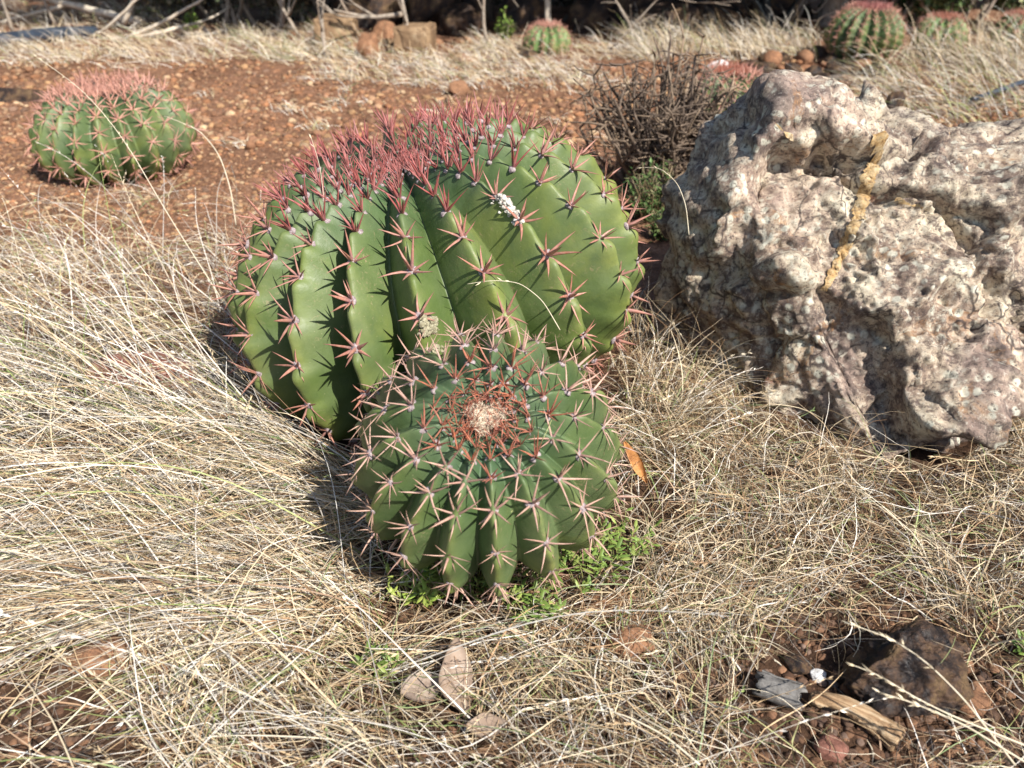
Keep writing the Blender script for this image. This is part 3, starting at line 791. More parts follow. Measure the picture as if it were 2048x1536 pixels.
def bark_roll():
    p = on_ground(1552, 1405)
    root_m = Matrix.Translation((p.x, p.y, p.z+.020)) @ Matrix.Rotation(-.42, 4, 'Z')
    nA, nL = 40, 18
    V = []
    ang = np.linspace(-.6, 2*math.pi*1.12, nA)
    for th in (0, 1):
        for i in range(nL):
            x = (i/(nL-1)-.5)*.046
            for j, a in enumerate(ang):
                r = (.0135+.0026*a/6.28-(.0022 if th else 0))*(1+.05*math.sin(3*a+i*.3))
                xo = x+(.004*math.sin(5*a)+.003*math.sin(9*a+1) if i in (0, nL-1) else 0)
                V.append((xo, r*math.cos(a), r*math.sin(a)*.92))
    V = np.array(V); F = []
    def id(th, i, j): return th*nL*nA+i*nA+j
    for i in range(nL-1):
        for j in range(nA-1):
            F.append((id(0, i, j), id(0, i+1, j), id(0, i+1, j+1), id(0, i, j+1)))
            F.append((id(1, i, j), id(1, i, j+1), id(1, i+1, j+1), id(1, i+1, j)))
    for j in range(nA-1):
        F.append((id(0, 0, j), id(0, 0, j+1), id(1, 0, j+1), id(1, 0, j))); F.append((id(0, nL-1, j), id(1, nL-1, j), id(1, nL-1, j+1), id(0, nL-1, j+1)))
    for i in range(nL-1):
        for j in (0, nA-1): F.append((id(0, i, j), id(1, i, j), id(1, i+1, j), id(0, i+1, j)))
    V += (noise3(V*90)*.0012)[:, None]*V/np.linalg.norm(V, axis=1)[:, None]
    o = obj('bark_roll', mesh_np('bark_roll', V, np.array(F)), M['bark_grey']); o.matrix_world = root_m
    tag(o, 'grey curled tube of bark beside the dark glossy rock', 'bark')
bark_roll()
def dry_stick():
    a, b = on_ground(1612, 1418, .018), on_ground(1798, 1490, .016)
    n = 40; s = np.linspace(0, 1, n)
    L = (b-a).length
    pts = np.stack([s*L, .010*np.sin(s*3.1), .004*np.sin(s*5)], 1)
    rad = .0065+.009*s**1.2; rad[0] *= .4; rad[-1] *= .8
    sides = 22
    V, F = tube(pts, rad, sides)
    ang = np.arctan2(V[:, 2], V[:, 1])
    k = noise3(np.stack([V[:, 0]*6, np.cos(ang)*4, np.sin(ang)*4], 1))*.0035+noise3(np.stack([V[:, 0]*12, np.cos(ang)*10, np.sin(ang)*10], 1))*.0016
    ax = np.stack([np.zeros(len(V)), V[:, 1], V[:, 2]], 1)
    V = V+ax/(np.linalg.norm(ax, axis=1)[:, None]+1e-6)*k[:, None]
    V[-1-0, 0] -= .01
    o = obj('dry_stick', mesh_np('dry_stick', V, F), M['stick'])
    d = (b-a).normalized(); o.location = a; o.rotation_mode = 'QUATERNION'; o.rotation_quaternion = Vector((1, 0, 0)).rotation_difference(d)
    tag(o, 'split pale brown dry stick lying below the dark glossy rock', 'stick')
dry_stick()
def leaf_mesh(rng, L, W, curl=.5, fold=.2):
    n, m = 14, 7
    V = []
    for i in range(n):
        s = i/(n-1); w = W*math.sin(math.pi*min(1, s*.96+.02))**.75*(1-.25*s)
        for j in range(m):
            t = j/(m-1)*2-1
            V.append(((s-.5)*L, t*w*.5*(1+.08*math.sin(9*s+t*4)), curl*L*.25*(4*(s-.5)**2)+abs(t)*fold*W*.5+.04*L*math.sin(6*s+3*t)*.3))
    F = [(i*m+j, i*m+j+1, (i+1)*m+j+1, (i+1)*m+j) for i in range(n-1) for j in range(m-1)]
    V = np.array(V); V[:, 2] += noise3(V*60+rng.uniform(0, 9))*.0025
    # give it thickness
    k = len(V); V2 = V.copy(); V2[:, 2] -= .0009
    F = np.array(F); F2 = F[:, ::-1]+k
    rim = [i*m for i in range(n)]+[(n-1)*m+j for j in range(1, m)]+[i*m+m-1 for i in range(n-2, -1, -1)]+[j for j in range(m-2, 0, -1)]
    Fr = [(rim[i], rim[i]+k, rim[(i+1) % len(rim)]+k, rim[(i+1) % len(rim)]) for i in range(len(rim))]
    return mesh_np('dead_leaf', np.concatenate([V, V2]), np.concatenate([F, F2, np.array(Fr)]))
def dead_leaf(label, u, v, L, W, rz, rx=0, ry=0, mat='dead_leaf', dz=.022, curl=.5, seed=0, name='dead_leaf'):
    p = on_ground(u, v, dz)
    o = obj(name, leaf_mesh(np.random.default_rng(seed), L, W, curl), M[mat]); o.location = p; o.rotation_euler = (rx, ry, rz)
    tag(o, label, 'leaf', 'dead leaves caught in the grass')
dead_leaf('large grey brown dead leaf standing in the grass below the small cactus', 910, 1385, .085, .050, 1.75, .5, -.5, dz=.024, seed=1)
dead_leaf('folded dead leaf just left of the large grey brown dead leaf', 845, 1400, .055, .040, .5, .3, .2, dz=.018, seed=2)
dead_leaf('pale grey dead leaf near the bottom edge below the small cactus', 975, 1480, .045, .03, .1, .3, 0, dz=.024, seed=3)
dead_leaf('orange brown dried leaf hanging at the right side of the small cactus', 1268, 985, .075, .020, -1.1, .6, .5, 'dry_orange', dz=.05, seed=4)
dead_leaf('grey dead leaf in the grass at the left below the long stems', 335, 1225, .045, .032, .2, .5, .1, dz=.045, seed=5)
dead_leaf('lilac grey dead leaf in the grass left of the small cactus', 520, 1165, .04, .03, -.4, .4, .1, dz=.05, seed=6)

# ------------------------------------------------------------------ gravel and scattered stones
def pebbles(rng, XY, size, cols, sub=1, flat=.7):
    V0, F0 = ico(sub); nv, nf = len(V0), len(F0)
    n = len(XY)
    var = []
    for k in range(12):
        r = np.random.default_rng(k+100); P = V0.copy()
        for _ in range(6):
            m = r.normal(size=3); m /= np.linalg.norm(m); P -= np.outer(np.clip(P @ m-r.uniform(.5, .85), 0, 1)*.9, m)
        var.append(P*r.uniform(.8, 1.2, 3)*(1+.15*r.normal(size=(nv, 1))*.5))
    var = np.array(var)
    pick = rng.integers(0, 12, n)
    a = rng.uniform(0, 6.28, n); c, s = np.cos(a), np.sin(a)
    P = var[pick]*size[:, None, None]*np.array([1, 1, flat])
    X = P[:, :, 0]*c[:, None]-P[:, :, 1]*s[:, None]; Y = P[:, :, 0]*s[:, None]+P[:, :, 1]*c[:, None]
    gz = ground_h(XY[:, 0], XY[:, 1])
    V = np.stack([X+XY[:, :1], Y+XY[:, 1:2], P[:, :, 2]+(gz+size*.25)[:, None]], 2).reshape(-1, 3)
    F = (F0[None]+(np.arange(n)*nv)[:, None, None]).reshape(-1, 3)
    return V, F, np.repeat(cols, nv, 0)
PEB = np.array([(.34, .175, .095), (.43, .245, .135), (.26, .13, .072), (.48, .27, .13), (.19, .10, .055), (.40, .18, .085), (.33, .16, .085), (.24, .14, .09), (.56, .37, .21), (.30, .145, .07), (.37, .18, .09)])
def inside_any(P):
    r = np.zeros(len(P), bool)
    Ph = np.concatenate([P, np.ones((len(P), 1))], 1)
    for m, ax in COLLIDE:
        q = (Ph @ m.T)[:, :3]/ax; r |= (q*q).sum(1) < 1
    sel = (P[:, 0] > .1) & (P[:, 0] < 1.6) & (P[:, 1] > .8) & (P[:, 1] < 2.1) & (P[:, 2] < .7)
    if sel.any():
        rr = rock_sdf(P[sel]) < .005; r[np.where(sel)[0][rr]] = True
    return r
def build_gravel():
    rng = np.random.default_rng(77)
    sets = []
    # (pixel box, number, size range)
    for (u0, u1, v0, v1, n, s0, s1) in ((-150, 1300, 120, 440, 22000, .003, .011), (-150, 1300, 122, 300, 4200, .006, .022), (0, 700, 380, 560, 2500, .003, .009),
                                       (1250, 2200, 110, 260, 2600, .006, .025), (1350, 2150, 1180, 1640, 4200, .0012, .0075), (-100, 600, 1280, 1640, 5200, .0008, .0050), (-100, 600, 1280, 1640, 120, .005, .010), (1400, 2100, 1280, 1600, 90, .006, .012),
                                       (600, 1400, 1150, 1640, 1800, .002, .006), (-100, 2150, 900, 1300, 2200, .002, .006)):
        uv = np.stack([rng.uniform(u0, u1, n), rng.uniform(v0, v1, n)], 1)
        xy = GN(uv)
        # even out: thin the near side so that the count follows the picture
        sz = s0+(s1-s0)*rng.random(n)**2.5
        sets.append((xy, sz))
    xy = np.concatenate([a for a, _ in sets]); sz = np.concatenate([b for _, b in sets])
    ok = ~inside_any(np.column_stack([xy, np.full(len(xy), .02)]))
    xy, sz = xy[ok], sz[ok]
    cols = PEB[rng.integers(0, len(PEB), len(xy))]*rng.uniform(.6, 1.2, (len(xy), 1))*np.array([.94, 1.0, 1.08])
    near_ = xy[:, 1] < 1.5
    crumb = np.array([(.10, .055, .035), (.16, .085, .05), (.07, .045, .035), (.22, .12, .07), (.13, .08, .055), (.19, .13, .10)])
    cols[near_] = (crumb[rng.integers(0, 6, len(xy))]*rng.uniform(.7, 1.3, (len(xy), 1)))[near_]
    big_ = (sz > .008) | (near_ & (sz > .0035))
    S = []
    V1, F1, C1 = pebbles(rng, xy[~big_], sz[~big_], cols[~big_], 1)
    V2, F2, C2 = pebbles(rng, xy[big_], sz[big_], cols[big_], 2)
    me = mesh_np('gravel', np.concatenate([V1, V2]), np.concatenate([F1, F2+len(V1)]), False, cols=np.concatenate([C1, C2]))
    tag(obj('gravel', me, M['gravel']), 'loose rust coloured gravel covering the bare soil', 'gravel', kind='stuff')
build_gravel()
def scatter_stones():
    rng = np.random.default_rng(5)
    mes = [stone_mesh('stone', 2, 200+i, 1, rng.uniform(.7, 1), rng.uniform(.55, .85)) for i in range(8)]
    def some(n, u0, u1, v0, v1, s0, s1, label, group, mats=('stone_red',)):
        for i in range(n):
            for _ in range(20):
                u, v = rng.uniform(u0, u1), rng.uniform(v0, v1); p = on_ground(u, v)
                if not inside_any(np.array([[p.x, p.y, .03]]))[0]: break
            mt = mats[rng.integers(len(mats))]
            o = bpy.data.objects.new('stone', mes[rng.integers(8)]); COL.objects.link(o)
            if not o.data.materials: o.data.materials.append(None)
            o.material_slots[0].link = 'OBJECT'; o.material_slots[0].material = M[mt]
            s = rng.uniform(s0, s1); o.scale = (s,)*3; o.rotation_euler = (rng.normal(0, .2), rng.normal(0, .2), rng.uniform(0, 6.28))
            o.location = (p.x, p.y, p.z+.25*s)
            tag(o, label, 'stone', group)
    some(42, 330, 1230, 132, 300, .014, .032, 'small rusty stone on the open red gravel behind the largest cactus', 'rusty stones on the open gravel')
    some(12, 0, 330, 130, 180, .015, .032, 'small rusty stone on the gravel behind the far left cactus', 'rusty stones behind the left cactus')
    some(40, 1470, 1770, 116, 172, .035, .085, 'dark brown stone in the rubble before the tall background cactus', 'rubble before the tall cactus', ('stone_dark', 'stone_red', 'stone_dark'))
    some(22, 560, 1020, 60, 130, .03, .07, 'brown stone in the dry grass strip below the dead branches', 'stones in the grass strip', ('stone_red', 'stone_tan'))
scatter_stones()
stone('stone', 'upright orange brown stone beside the bare branches at the back', 740, 118, .095, 'stone_red', 4, 41, (.8, .7, 1.0), .3, .2, None)
stone('stone', 'rounded orange stone between the two pale blocks at the back', 772, 88, .10, 'stone_red', 4, 42, (.8, .7, 1.0), .3, .2, None)
stone('stone', 'brown stone sitting on the sand just above the crown of the largest cactus', 915, 185, .055, 'stone_red', 4, 43, (1, .7, .8), .3, .2, None)
stone('stone', 'tan stone at the near edge of the grass strip', 835, 165, .045, 'stone_tan', 4, 44, (1, .7, .9), .3, .2, None)
stone('stone', 'small dark stone in front of the pale green background cactus', 1055, 118, .055, 'stone_dark', 4, 45, (1.2, .8, .7), .3, .2, None)
stone('stone', 'white stone in the grass behind the dead shrub', 1437, 140, .05, 'stone_white', 4, 46, (1.3, .7, .7), .1, .2, None)
stone('stone', 'dark upright stone in the grass behind the boulder', 1778, 245, .085, 'stone_dark', 4, 47, (.6, .6, 1.1), .1, .2, None)
stone('stone', 'large grey brown stone in the shade left of the far left cactus', 30, 205, .12, 'stone_dark', 4, 48, (1.6, .7, .35), .1, .3, None)

def block(label, u, v, sx, sy, sz, rz, seed, mat):
    V, F = ico(5)
    P = np.sign(V)*np.abs(V)**.35; P /= np.abs(P).max(1)[:, None]**.7
    P *= np.array([sx, sy, sz])
    P *= (1+.10*noise3(V*2+seed)+.05*noise3(V*7+seed))[:, None]
    p = on_ground(u, v)
    o = obj('stone_block', mesh_np('stone_block', P, F), M[mat]); o.location = (p.x, p.y, p.z+sz*.85); o.rotation_euler = (0, 0, rz)
    tag(o, label, 'stone')
block('squared brown stone block under the branches at the back', 676, 94, .125, .12, .105, .1, 3, 'stone_tan')
block('pale topped tan stone block right of the bare branch at the back', 832, 104, .105, .11, .085, -.15, 5, 'stone_tan')

# ------------------------------------------------------------------ grass
PAL = {'straw': [(.72, .58, .38), (.79, .67, .47), (.64, .49, .30), (.81, .72, .55), (.68, .55, .38), (.55, .40, .24)],
       'white': [(.84, .79, .70), (.79, .74, .66), (.72, .66, .59), (.86, .83, .76)],
       'green': [(.24, .32, .10), (.34, .40, .15), (.46, .47, .22), (.20, .28, .12)],
       'brown': [(.27, .16, .09), (.17, .095, .055), (.40, .25, .14), (.33, .20, .11)],
       'grey': [(.40, .36, .31), (.27, .24, .20), (.48, .44, .39)]}
def colours(rng, n, weights):
    keys = list(weights); w = np.array([weights[k] for k in keys], float); w /= w.sum()
    out = np.zeros((n, 3)); kk = rng.choice(len(keys), n, p=w)
    for i, k in enumerate(keys):
        pal = np.array(PAL[k]); m = kk == i
        out[m] = pal[rng.integers(0, len(pal), m.sum())]
    return out*rng.uniform(.62, 1.08, (n, 1))
class Grass:
    def __init__(s): s.V = []; s.F = []; s.C = []; s.n = 0
    def push(s, V, F, C): s.V.append(V); s.F.append(F+s.n); s.C.append(C); s.n += len(V)
    def paths(s, rng, XY, az, el, L, droop, curl, S=8, wig=.12, lay=(.002, .03), z0=None):
        n = len(XY)
        sm = (np.arange(S)+.5)/S
        e = el[:, None]-droop[:, None]*sm[None]**1.4
        e = np.clip(e, -1.3, 1.5)
        ph = rng.uniform(0, 6.28, (n, 1)); fr = rng.uniform(.6, 1.6, (n, 1))
        A = az[:, None]+curl[:, None]*sm[None]+wig*np.sin(6.28*fr*sm[None]+ph)
        e = e+wig*.6*np.sin(6.28*fr*1.3*sm[None]+ph*2)
        st = (L/S)[:, None]
        D = np.stack([np.cos(e)*np.cos(A)*st, np.cos(e)*np.sin(A)*st, np.sin(e)*st], 2)
        g0 = ground_h(XY[:, 0], XY[:, 1])
        P0 = np.column_stack([XY, g0 if z0 is None else g0+z0])
        P = np.concatenate([P0[:, None], P0[:, None]+np.cumsum(D, 1)], 1)
        lz = rng.uniform(lay[0], lay[1], (n, 1))*np.minimum(1, np.arange(S+1)/2.)[None]
        P[:, :, 2] = np.maximum(P[:, :, 2], g0[:, None]+lz)
        return P
    def ribbons(s, rng, P, w, C, taper=.8):
        n, S1, _ = P.shape
        T = np.gradient(P, axis=1); T /= np.linalg.norm(T, axis=2)[:, :, None]+1e-9
        Rv = rng.normal(size=(n, 1, 3)); Rv[:, :, 2] += .6
        Wd = np.cross(T, Rv); Wd /= np.linalg.norm(Wd, axis=2)[:, :, None]+1e-9
        sm = np.linspace(0, 1, S1)
        ww = (w[:, None]*(1-taper*sm[None]**2.2))[:, :, None]*.5
        V = np.stack([P-Wd*ww, P+Wd*ww], 2).reshape(-1, 3)
        b = (np.arange(n)*S1*2)[:, None]; i = np.arange(S1-1)[None]*2
        F = np.stack([b+i, b+i+1, b+i+3, b+i+2], 2).reshape(-1, 4)
        s.push(V, F, np.repeat(C, S1*2, 0))
    def heads(s, rng, P, C, k=18, ln=(.005, .011), part=.3):
        n, S1, _ = P.shape
        T = np.gradient(P, axis=1); T /= np.linalg.norm(T, axis=2)[:, :, None]+1e-9
        f = (1-part*rng.random((n, k)))*(S1-1); i0 = np.clip(np.floor(f).astype(int), 0, S1-2); fr = (f-i0)[:, :, None]
        ar = np.arange(n)[:, None]
        c = P[ar, i0]*(1-fr)+P[ar, i0+1]*fr; t = T[ar, i0]
        d = t*1.0+rng.normal(0, .26, (n, k, 3)); d /= np.linalg.norm(d, axis=2)[:, :, None]
        l = rng.uniform(ln[0], ln[1], (n, k, 1))
        sd = np.cross(d, rng.normal(size=(n, k, 3))); sd /= np.linalg.norm(sd, axis=2)[:, :, None]
        wd = .0009
        V = np.stack([c, c+d*l*.45+sd*wd, c+d*l, c+d*l*.45-sd*wd], 2).reshape(-1, 3)
        m = n*k; F = (np.arange(m)*4)[:, None]+np.array([[0, 1, 2, 3]])
        s.push(V, F, np.repeat(np.repeat(C*1.05, k, 0), 4, 0))
    def emit(s, rng, XY, az, el, L, w, droop, curl, weights, S=8, wig=.12, lay=(.002, .03), head=0.0, maxin=.0, taper=.7, patchy=0.0):
        if not len(XY): return
        ok = ~inside_any(np.column_stack([XY, np.full(len(XY), .015)]))
        if KEEP_OUT:
            K = np.array(KEEP_OUT)[:, :3]; KP = np.array(KEEP_OUT)[:, 3]
            dd = np.hypot(XY[:, None, 0]-K[None, :, 0], XY[:, None, 1]-K[None, :, 1])
            hit = (dd < K[None, :, 2]).any(1); ok &= ~(hit & (rng.random(len(XY)) < KP[np.argmin(dd/K[None, :, 2], axis=1)]))
        if patchy:                  # bare soil shows between the tufts
            f = fbm(np.column_stack([XY*7, np.full(len(XY), 2.)]), 2)
            ok &= rng.random(len(XY)) > patchy*1.6*np.clip(f+.25, 0, 1)
        XY, az, el, L, w, droop, curl = [q[ok] for q in (XY, az, el, L, w, droop, curl)]
        P = s.paths(rng, XY, az, el, L, droop, curl, S, wig, lay)
        ins = inside_any(P.reshape(-1, 3)).reshape(P.shape[:2])
        ok = ins.sum(1) <= maxin*P.shape[1]
        for bx, by, br, bk in BARE:
            h_ = ((np.hypot(P[:, :, 0]-bx, P[:, :, 1]-by) < br) & (P[:, :, 2] < .10)).sum(1)
            ok &= ~((h_ > 1) & (rng.random(len(P)) < bk))
        P, w = P[ok], w[ok]
        C = colours(rng, len(P), weights)
        s.ribbons(rng, P, w, C, taper)
        if head > 0:
            m = rng.random(len(P)) < head
            if m.any(): s.heads(rng, P[m], C[m])
    def obj(s, name, label):
        me = mesh_np(name, np.concatenate(s.V), np.concatenate(s.F), True, cols=np.concatenate(s.C))
        o = obj(name, me, M['straw']); tag(o, label, 'grass', kind='stuff'); return o
def pix(rng, n, u0, u1, v0, v1, clump=0, cr=.03):
    if clump:
        k = max(1, n//clump); c = GN(np.stack([rng.uniform(u0, u1, k), rng.uniform(v0, v1, k)], 1))
        idx = rng.integers(0, k, n); return c[idx]+rng.normal(0, cr, (n, 2)), idx
    return GN(np.stack([rng.uniform(u0, u1, n), rng.uniform(v0, v1, n)], 1)), None
def rad(d): return np.radians(d)
def build_foreground_grass():
    rng = np.random.default_rng(31)
    g = Grass()
    MIXL = {'straw': 5, 'white': 2.2, 'green': .9, 'brown': 1.8, 'grey': .9}
    LOWL = {'straw': 2.6, 'brown': 1.9, 'grey': 2.2, 'green': 1.0, 'white': 1.2}
    MIXR = {'straw': 6, 'white': 1.3, 'green': .8, 'brown': 2.3, 'grey': .8}
    THAT = {'straw': .8, 'brown': 4, 'grey': 1.4, 'green': .5}
    def n_(m, s, n): return rng.normal(m, s, n)
    def u_(a, b, n): return rng.uniform(a, b, n)
    def W(n, k=1.0): return k*(.0007+.0015*rng.random(n)**2.0)
    # thatch lying on the soil
    for (u0, u1, v0, v1, n) in ((-150, 760, 500, 900, 1500), (-150, 900, 880, 1340, 1600), (300, 1500, 1120, 1640, 1700), (1220, 2200, 820, 1280, 2600), (1350, 2200, 1250, 1640, 700), (0, 420, 1330, 1640, 350)):
        XY, _ = pix(rng, n, u0, u1, v0, v1)
        az = np.where(XY[:, 0] < -.05, n_(180, 50, n), u_(0, 360, n))
        g.emit(rng, XY, rad(az), rad(u_(0, 25, n)), u_(.03, .12, n), W(n), u_(.2, .9, n), n_(0, .9, n), THAT, S=6, wig=.25, lay=(.001, .016), patchy=.5)
    # long weeping stems left of the big cactus
    XY, _ = pix(rng, 210, 330, 770, 790, 980)
    n = len(XY); g.emit(rng, XY, rad(n_(162, 20, n)), rad(n_(34, 10, n)), u_(.30, .62, n), W(n, 1.15), u_(.25, .9, n), n_(0, .25, n), {'straw': 3, 'white': 3, 'green': 1}, S=12, wig=.06, head=.6)
    XY, _ = pix(rng, 240, -50, 460, 540, 900)
    n = len(XY); g.emit(rng, XY, rad(n_(155, 35, n)), rad(n_(40, 14, n)), u_(.22, .5, n), W(n, 1.2), u_(.3, 1.1, n), n_(0, .4, n), {'straw': 3, 'white': 3, 'green': 1}, S=12, wig=.07, head=.6)
    # mass of the left
    XY, idx = pix(rng, 3000, -200, 740, 520, 1010, 14, .020)
    n = len(XY); caz = n_(176, 34, 500)
    g.emit(rng, XY, rad(caz[idx]+n_(0, 34, n)), rad(n_(29, 17, n)), u_(.08, .32, n), W(n), u_(.4, 1.5, n), n_(0, .7, n), LOWL, S=9, wig=.16, lay=(.003, .05), head=.12, patchy=.6)
    # combed flat sheaves
    XY, idx = pix(rng, 1600, 60, 860, 920, 1290, 40, .018)
    n = len(XY); caz = n_(181, 22, 400)
    g.emit(rng, XY, rad(caz[idx]+n_(0, 15, n)), rad(n_(21, 10, n)), u_(.20, .46, n), W(n, 1.05), u_(.5, 1.0, n), n_(0, .25, n), MIXL, S=10, wig=.06, lay=(.006, .06), head=.12)
    XY, _ = pix(rng, 420, -250, 350, 700, 1250)
    n = len(XY); g.emit(rng, XY, rad(n_(14, 26, n)), rad(n_(20, 9, n)), u_(.2, .42, n), W(n, 1.15), u_(.4, .9, n), n_(0, .3, n), MIXL, S=10, wig=.06, head=.4)
    # crossing stems over the left field
    XY, _ = pix(rng, 760, -150, 800, 520, 1250)
    n = len(XY); g.emit(rng, XY, rad(u_(95, 275, n)), rad(n_(30, 12, n)), u_(.15, .38, n), W(n, 1.1), u_(.4, 1.2, n), n_(0, .5, n), {'straw': 4, 'white': 2.5, 'grey': 1}, S=10, wig=.1, head=.4)
    # lower left and lower middle
    XY, idx = pix(rng, 1800, -150, 980, 1160, 1480, 22, .018)
    n = len(XY); caz = u_(0, 1, 800); caz = np.where(caz < .65, n_(182, 28, 800), n_(20, 38, 800))
    g.emit(rng, XY, rad(caz[idx]+n_(0, 18, n)), rad(n_(22, 11, n)), u_(.10, .30, n), W(n, .95), u_(.4, 1.2, n), n_(0, .55, n), MIXL, S=9, wig=.14, lay=(.003, .045), head=.10, patchy=.4)
    XY, idx = pix(rng, 900, 250, 1500, 1420, 1720, 18, .018)
    n = len(XY); caz = n_(175, 55, 400)
    g.emit(rng, XY, rad(caz[idx]+n_(0, 20, n)), rad(n_(24, 12, n)), u_(.10, .28, n), W(n, .85), u_(.4, 1.2, n), n_(0, .6, n), MIXL, S=9, wig=.16, lay=(.003, .04), head=.12, patchy=.4)
    XY, idx = pix(rng, 2300, 760, 1560, 1190, 1480, 20, .016)
    n = len(XY); caz = u_(0, 360, 800)
    g.emit(rng, XY, rad(caz[idx]+n_(0, 65, n)), rad(n_(26, 16, n)), u_(.06, .20, n), W(n, .85), u_(.5, 1.6, n), n_(0, .7, n), MIXR, S=8, wig=.17, lay=(.002, .035), head=.06, patchy=.5)
    # long diagonal stems across the lower left
    XY, _ = pix(rng, 90, 150, 1100, 1150, 1700)
    n = len(XY); az = np.where(rng.random(n) < .6, n_(150, 25, n), n_(25, 25, n))
    g.emit(rng, XY, rad(az), rad(n_(24, 8, n)), u_(.3, .5, n), W(n, 1.2), u_(.4, .9, n), n_(0, .25, n), {'straw': 2, 'white': 3, 'green': .6}, S=12, wig=.05, head=.7)
    # right: fine tangled curls
    XY, idx = pix(rng, 5200, 1230, 2250, 820, 1270, 18, .016)
    n = len(XY); caz = u_(0, 360, 900)
    g.emit(rng, XY, rad(caz[idx]+n_(0, 60, n)), rad(n_(34, 18, n)), u_(.05, .17, n), W(n, .85), u_(.6, 2.0, n), n_(0, .8, n), MIXR, S=8, wig=.20, lay=(.003, .05), head=.03, patchy=.35)
    XY, idx = pix(rng, 1500, 1240, 1470, 640, 930, 14, .02)
    n = len(XY); caz = u_(0, 360, 200)
    g.emit(rng, XY, rad(caz[idx]+n_(0, 40, n)), rad(n_(58, 16, n)), u_(.08, .24, n), W(n, .9), u_(.5, 1.6, n), n_(0, .7, n), MIXR, S=9, wig=.18, head=.08)
    XY, idx = pix(rng, 700, 1420, 2150, 860, 960, 16, .02)
    n = len(XY); caz = u_(0, 360, 200)
    g.emit(rng, XY, rad(caz[idx]+n_(0, 40, n)), rad(n_(50, 18, n)), u_(.05, .15, n), W(n, .85), u_(.5, 1.8, n), n_(0, .9, n), MIXR, S=8, wig=.22)
    XY, idx = pix(rng, 620, 1380, 2200, 1260, 1640, 14, .015)
    n = len(XY); caz = u_(0, 360, 200)
    g.emit(rng, XY, rad(caz[idx]+n_(0, 60, n)), rad(n_(30, 16, n)), u_(.05, .18, n), W(n, .8), u_(.4, 1.4, n), n_(0, .8, n), MIXR, S=8, wig=.2)
    # close around the small cactus
    XY, idx = pix(rng, 850, 640, 780, 820, 1180, 14, .02)
    n = len(XY); g.emit(rng, XY, rad(n_(185, 40, n)), rad(n_(32, 16, n)), u_(.08, .26, n), W(n, .95), u_(.4, 1.3, n), n_(0, .5, n), MIXL, S=9, wig=.12)
    XY, idx = pix(rng, 260, 820, 1250, 1130, 1210, 14, .015)
    n = len(XY); g.emit(rng, XY, rad(u_(0, 360, n)), rad(n_(34, 18, n)), u_(.05, .14, n), W(n, .8), u_(.4, 1.6, n), n_(0, .8, n), MIXR, S=8, wig=.2)
    XY, idx = pix(rng, 900, 440, 740, 850, 960, 14, .03)
    n = len(XY); g.emit(rng, XY, rad(n_(165, 45, n)), rad(n_(44, 15, n)), u_(.10, .26, n), W(n, .95), u_(.5, 1.4, n), n_(0, .5, n), MIXL, S=9, wig=.12, head=.2)
    # green shoots among the straw
    XY, _ = pix(rng, 420, -100, 2100, 880, 1560)
    n = len(XY); g.emit(rng, XY, rad(u_(0, 360, n)), rad(n_(45, 18, n)), u_(.03, .11, n), u_(.001, .0024, n), u_(.2, 1.0, n), n_(0, .4, n), {'green': 1}, S=6)
    # thin grass round the left cactus and on the gravel
    XY, idx = pix(rng, 1100, -150, 520, 390, 560, 14, .03)
    n = len(XY); g.emit(rng, XY, rad(n_(170, 60, n)), rad(n_(30, 15, n)), u_(.06, .22, n), W(n, 1.1), u_(.5, 1.4, n), n_(0, .6, n), MIXL, S=8, wig=.15, head=.1, patchy=.3)
    g.obj('dry_grass', 'tangled straw coloured dry grass covering the foreground')
build_foreground_grass()
def build_back_grass():
    rng = np.random.default_rng(32)
    MIXB = {'straw': 6, 'white': 3.5, 'green': .8, 'brown': .8, 'grey': .6}
    def n_(m, s, n): return rng.normal(m, s, n)
    def u_(a, b, n): return rng.uniform(a, b, n)
    g = Grass()
    def strip(n, u0, u1, v0, v1, l0, l1, clump=14, cr=.05, az=(175, 60), el=(38, 18), w=(.0018, .0034), dr=(.4, 1.3), mixx=MIXB):
        XY, idx = pix(rng, n, u0, u1, v0, v1, clump, cr); n = len(XY)
        g.emit(rng, XY, rad(n_(az[0], az[1], n)), rad(n_(el[0], el[1], n)), u_(l0, l1, n), u_(w[0], w[1], n), u_(dr[0], dr[1], n), n_(0, .5, n), mixx, S=6, wig=.12, patchy=.45)
    strip(5200, -300, 700, 66, 122, .06, .20)
    strip(1700, 560, 1020, 92, 134, .05, .15)
    strip(2600, -350, 340, 6, 66, .08, .24, cr=.1)
    strip(1800, 650, 1200, 132, 172, .05, .16)
    strip(1400, 880, 1250, 110, 185, .04, .12)
    strip(1700, 960, 1330, 84, 118, .06, .2)
    strip(2400, 1270, 1640, 88, 122, .10, .30, az=(150, 50), el=(52, 16))
    strip(2300, 1780, 2250, 112, 150, .12, .40, az=(140, 60), el=(50, 18))
    strip(1500, 1730, 2250, 150, 262, .12, .36, az=(170, 55), el=(36, 18), mixx={'straw': 3, 'grey': 2.5, 'green': 1.4, 'white': 1.5})
    strip(1300, 1730, 2250, 140, 262, .04, .12, mixx={'grey': 2, 'green': 1.6, 'brown': 1})
    strip(500, 1560, 1820, 168, 235, .08, .28, el=(30, 12))
    strip(400, 0, 420, 118, 135, .05, .12)
    strip(700, 300, 1230, 180, 330, .03, .09, clump=30, cr=.03)
    strip(800, 480, 760, 88, 128, .08, .22, mixx={'straw': 3, 'green': 1.6, 'white': 1})
    g.obj('dry_grass', 'pale dry grass strips behind the gravel and beyond the boulder')
build_back_grass()

